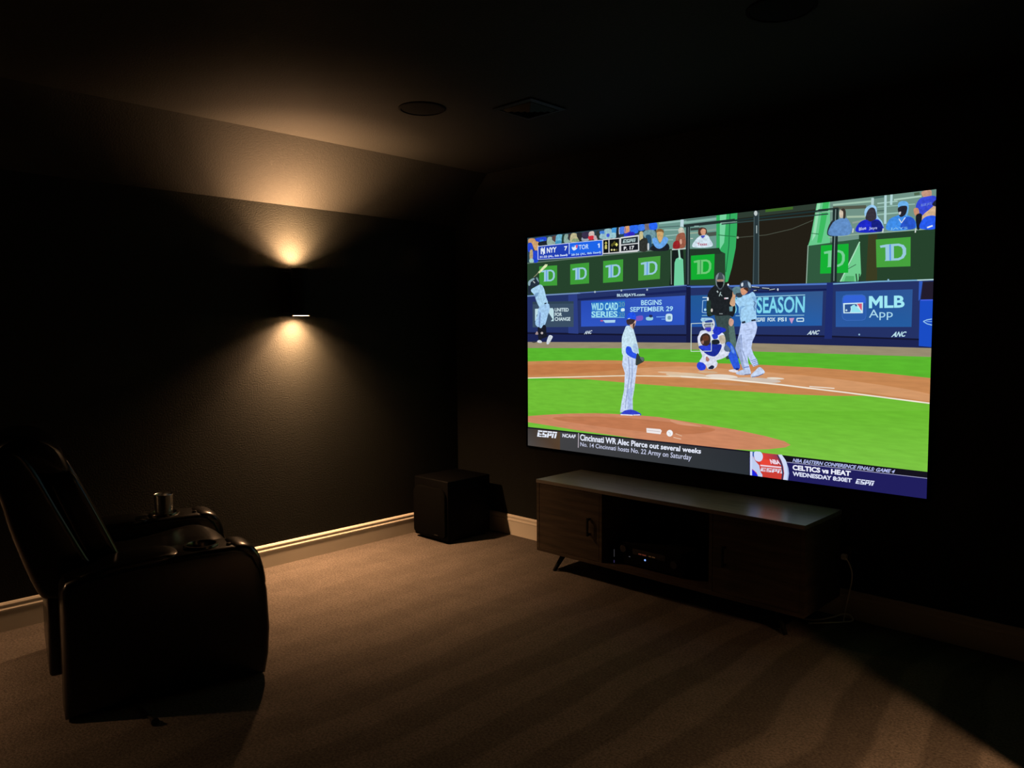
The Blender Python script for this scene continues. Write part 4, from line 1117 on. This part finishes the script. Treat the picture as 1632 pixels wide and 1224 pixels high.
# ---- pitcher
p = Pic(ZP)
UW, US = (198, 226, 240), (168, 196, 226)
p.poly((196, 212, 240), [(205, 520), (320, 545), (345, 620), (325, 760), (315, 850), (298, 950), (300, 1070), (230, 1075), (175, 1085), (190, 980), (215, 860), (222, 700), (195, 620)], False)
for q in ([(255, 540), (268, 700), (245, 880), (225, 1050)], [(290, 560), (295, 720), (275, 870)]):
    p.line((128, 146, 196), q, 6)
p.poly((170, 190, 232), [(245, 860), (300, 840), (290, 960), (300, 1060), (250, 1060)])
p.poly(UW, [(240, 240), (295, 255), (310, 290), (335, 380), (358, 500), (330, 545), (270, 530), (200, 525), (192, 420), (195, 350), (215, 290)], True)
p.poly(US, [(300, 430), (340, 420), (355, 500), (310, 500)], True)
p.poly((44, 84, 226), [(230, 470), (245, 440), (280, 450), (300, 495), (345, 520), (340, 560), (290, 550), (240, 515)], True)
p.poly((50, 60, 58), [(330, 560), (345, 505), (370, 540), (405, 550), (408, 585), (370, 610), (330, 625)], True)
p.poly((96, 110, 110), [(370, 545), (405, 555), (400, 585), (380, 570)], True)
p.poly((212, 170, 150), [(270, 230), (325, 190), (330, 205), (312, 260), (300, 270)], True)
p.poly((58, 46, 52), [(242, 180), (320, 175), (305, 215), (270, 230), (245, 225)], True)
p.poly((70, 54, 52), [(300, 225), (318, 215), (312, 265), (302, 268)], True)
p.poly((34, 82, 232), [(245, 175), (250, 130), (285, 108), (320, 120), (332, 160), (325, 178), (275, 172)], True)
p.line((190, 210, 240), [(252, 172), (272, 168)], 8)
p.poly((52, 66, 200), [(190, 1090), (225, 1065), (300, 1060), (375, 1095), (370, 1115), (300, 1112), (180, 1105)], True)
p.line((226, 234, 244), [(180, 1106), (300, 1112)], 10)
p.line((226, 234, 244), [(305, 1110), (370, 1108)], 8)
p.build('pitcher', 'figure')

# ---- score banner
p = Pic(ZA)
p.poly((190, 206, 240), [(203, 404), (690, 352), (1188, 306), (1196, 306), (1196, 545), (690, 585), (203, 612)])
p.poly((32, 62, 178), [(215, 414), (678, 365), (678, 530), (215, 575)])
p.poly((30, 100, 232), [(690, 362), (1186, 316), (1188, 492), (690, 530)])
p.poly((30, 58, 190), [(215, 562), (678, 528), (1188, 490), (1188, 540), (678, 578), (215, 604)])
p.text((226, 236, 246), 'N', [(250, 440), (312, 432), (318, 520), (252, 528)], 0.04)
p.text((226, 236, 246), 'Y', [(262, 425), (318, 420), (320, 535), (262, 542)], 0.02)
p.text((230, 238, 248), 'NYY', [(343, 430), (492, 415), (488, 498), (343, 512)], 0.035)
p.text((230, 238, 248), '7', [(607, 408), (657, 402), (652, 470), (612, 474)], 0.035)
p.text((210, 226, 246), '31-22 (AL, 5th Seed)', [(235, 556), (660, 522), (660, 560), (235, 596)], 0.04)
p.text((170, 206, 250), '28-26 (AL, 8th Seed)', [(715, 522), (1170, 480), (1172, 520), (715, 562)], 0.04)
p.poly((222, 234, 250), [(725, 420), (760, 395), (800, 400), (805, 440), (760, 470), (735, 455)], True)
p.poly((214, 90, 130), [(785, 395), (812, 385), (808, 430), (790, 432)], True)
p.poly((70, 130, 236), [(730, 405), (765, 392), (770, 412), (740, 425)], True)
p.text((190, 218, 250), 'TOR', [(828, 388), (985, 372), (980, 446), (830, 458)], 0.02)
p.poly((206, 228, 250), [(1118, 378), (1132, 364), (1150, 362), (1150, 428), (1132, 430), (1132, 384), (1120, 390)])
p.poly((206, 206, 206), [(1194, 302), (1700, 255), (1730, 490), (1194, 528)])
p.poly((16, 18, 20), [(1204, 316), (1284, 308), (1284, 506), (1206, 512)])
p.poly((16, 18, 20), [(1298, 306), (1448, 292), (1446, 492), (1298, 505)])
for y in (345, 385, 425):
    p.poly((196, 190, 100), [(1228, y + 12), (1244, y - 14), (1262, y + 8), (1262, y + 22), (1228, y + 25)])
p.text((206, 196, 110), '6', [(1226, 388), (1262, 384), (1262, 440), (1226, 446)], 0.03)
p.poly((86, 84, 30), [(1375, 325), (1405, 365), (1375, 400), (1345, 362)])
p.poly((232, 228, 120), [(1408, 352), (1428, 380), (1408, 410), (1384, 382)])
p.poly((96, 92, 40), [(1338, 360), (1362, 388), (1338, 416), (1318, 390)])
for x, c in ((1332, (226, 220, 150)), (1372, (226, 220, 150)), (1408, (90, 84, 40))):
    p.ell(c, x, 462, 13, 15)
p.zoom = ZB
p.poly((214, 218, 220), [(-100, 460), (180, 424), (184, 668), (-100, 695)])
p.poly((36, 46, 52), [(-92, 480), (165, 448), (165, 545), (-92, 572)])
p.poly((24, 26, 34), [(-92, 588), (165, 560), (168, 650), (-92, 676)])
p.sports_logo((180, 206, 206), [(-62, 496), (128, 478), (126, 530), (-62, 550)])
p.text((234, 236, 240), 'P. 17', [(-52, 606), (108, 588), (108, 644), (-52, 658)], 0.035)
p.build('score_banner')

# ---- news ticker
p = Pic()
p.poly((52, 54, 58), [(838, 680.6), (955, 693), (1100, 708.8), (1196, 719.4), (1196, 790), (838, 740)])
p.grad([(62, 58, 56), (84, 66, 48), (84, 62, 44), (76, 72, 70)], [(841, 681), (893, 686.6), (893, 722), (841, 712)])
p.grad([(66, 66, 68), (42, 46, 52), (42, 48, 54), (64, 64, 66)], [(893, 686.6), (1195, 719.6), (1195, 760), (893, 722)])
p.line((24, 22, 34), [(838, 681), (955, 693.6), (1196, 720)], 2.2)
p.zoom = ZG
p.sports_logo((232, 238, 252), [(172, 208), (425, 232), (420, 314), (175, 292)])
p.text((226, 230, 244), 'NCAAF', [(498, 252), (672, 268), (664, 315), (496, 300)], 0.035)
p.line((190, 180, 190), [(706, 246), (702, 436)], 9)
p.build('news_ticker')
p = Pic()
def ZGp(a, b): return (836 + a / 8.16, 660 + b / 8.16)
def ZNp(a, b): return (1020 + a / 13.6, 670 + b / 13.6)
p.text((232, 238, 254), 'Cincinnati WR Alec Pierce out several weeks', [ZGp(726, 258), ZNp(1335, 612), ZNp(1325, 722), ZGp(726, 342)], 0.026)
p.text((206, 212, 240), 'No. 14 Cincinnati hosts No. 22 Army on Saturday', [ZGp(730, 362), ZNp(1128, 742), ZNp(1112, 896), ZGp(728, 432)], 0.006)
p.build('ticker_lettering')

# ---- basketball promotion panel
p = Pic(ZM)
p.poly((20, 18, 28), [(-375, 62), (0, 105), (1570, 287), (1570, 362), (0, 175), (-375, 140)])
p.poly((32, 30, 92), [(-375, 125), (0, 176), (1570, 357), (1570, 620), (-375, 400)])
p.line((170, 170, 206), [(0, 176), (1570, 357)], 6)
p.text((176, 186, 236), 'NBA EASTERN CONFERENCE FINALS: GAME 4', [(95, 138), (1205, 262), (1195, 302), (92, 178)], 0.03, 0.25)
p.text((236, 238, 252), 'CELTICS vs HEAT', [(92, 208), (724, 276), (720, 332), (92, 264)], 0.045)
p.text((222, 226, 248), 'WEDNESDAY 8:30ET', [(92, 280), (736, 356), (732, 402), (92, 328)], 0.04)
p.sports_logo((220, 226, 248), [(784, 360), (978, 384), (968, 436), (778, 412)])
p.zoom = ZF
p.poly((204, 62, 52), [(440, 190), (900, 235), (975, 330), (1020, 480), (990, 640), (440, 560)])
p.grad([(226, 66, 54), (120, 60, 90), (150, 50, 60), (232, 66, 50)], [(600, 212), (890, 238), (960, 400), (600, 390)])
p.poly((232, 70, 56), [(600, 300), (760, 320), (760, 400), (600, 390)])
p.poly((206, 216, 246), [(440, 188), (478, 190), (470, 560), (440, 555)])
p.poly((44, 86, 170), [(478, 190), (515, 195), (500, 270), (478, 330)])
p.poly((28, 40, 226), [(470, 460), (510, 490), (555, 545), (570, 585), (470, 565)])
p.poly((190, 206, 240), [(480, 250), (520, 330), (580, 400), (600, 500), (628, 540), (630, 592), (570, 588), (540, 510), (470, 450)], False)
p.ell((206, 218, 248), 575, 265, 62, 78)
p.poly((206, 218, 248), [(505, 195), (590, 205), (560, 330), (510, 300)], True)
p.text((240, 220, 236), 'NBA', [(738, 302), (885, 318), (910, 388), (760, 376)], 0.05)
p.poly((236, 206, 220), [(595, 388), (925, 420), (935, 445), (600, 412)])
p.sports_logo((222, 218, 236), [(600, 430), (945, 462), (945, 525), (610, 488)])
arc_o = [(925, 235), (985, 320), (1020, 420), (1036, 520), (1018, 640)]
arc_i = [(944, 636), (962, 520), (950, 420), (920, 330), (868, 236)]
p.poly((58, 52, 84), [(868, 236), (900, 300), (940, 400), (955, 520), (940, 640), (915, 636), (930, 520), (915, 400), (880, 300), (850, 240)])
p.poly((206, 218, 246), arc_o + arc_i)
p.poly((166, 182, 226), [(1000, 360), (1026, 440), (1036, 520), (1018, 640), (1000, 640), (1016, 520)])
p.build('basketball_promotion')
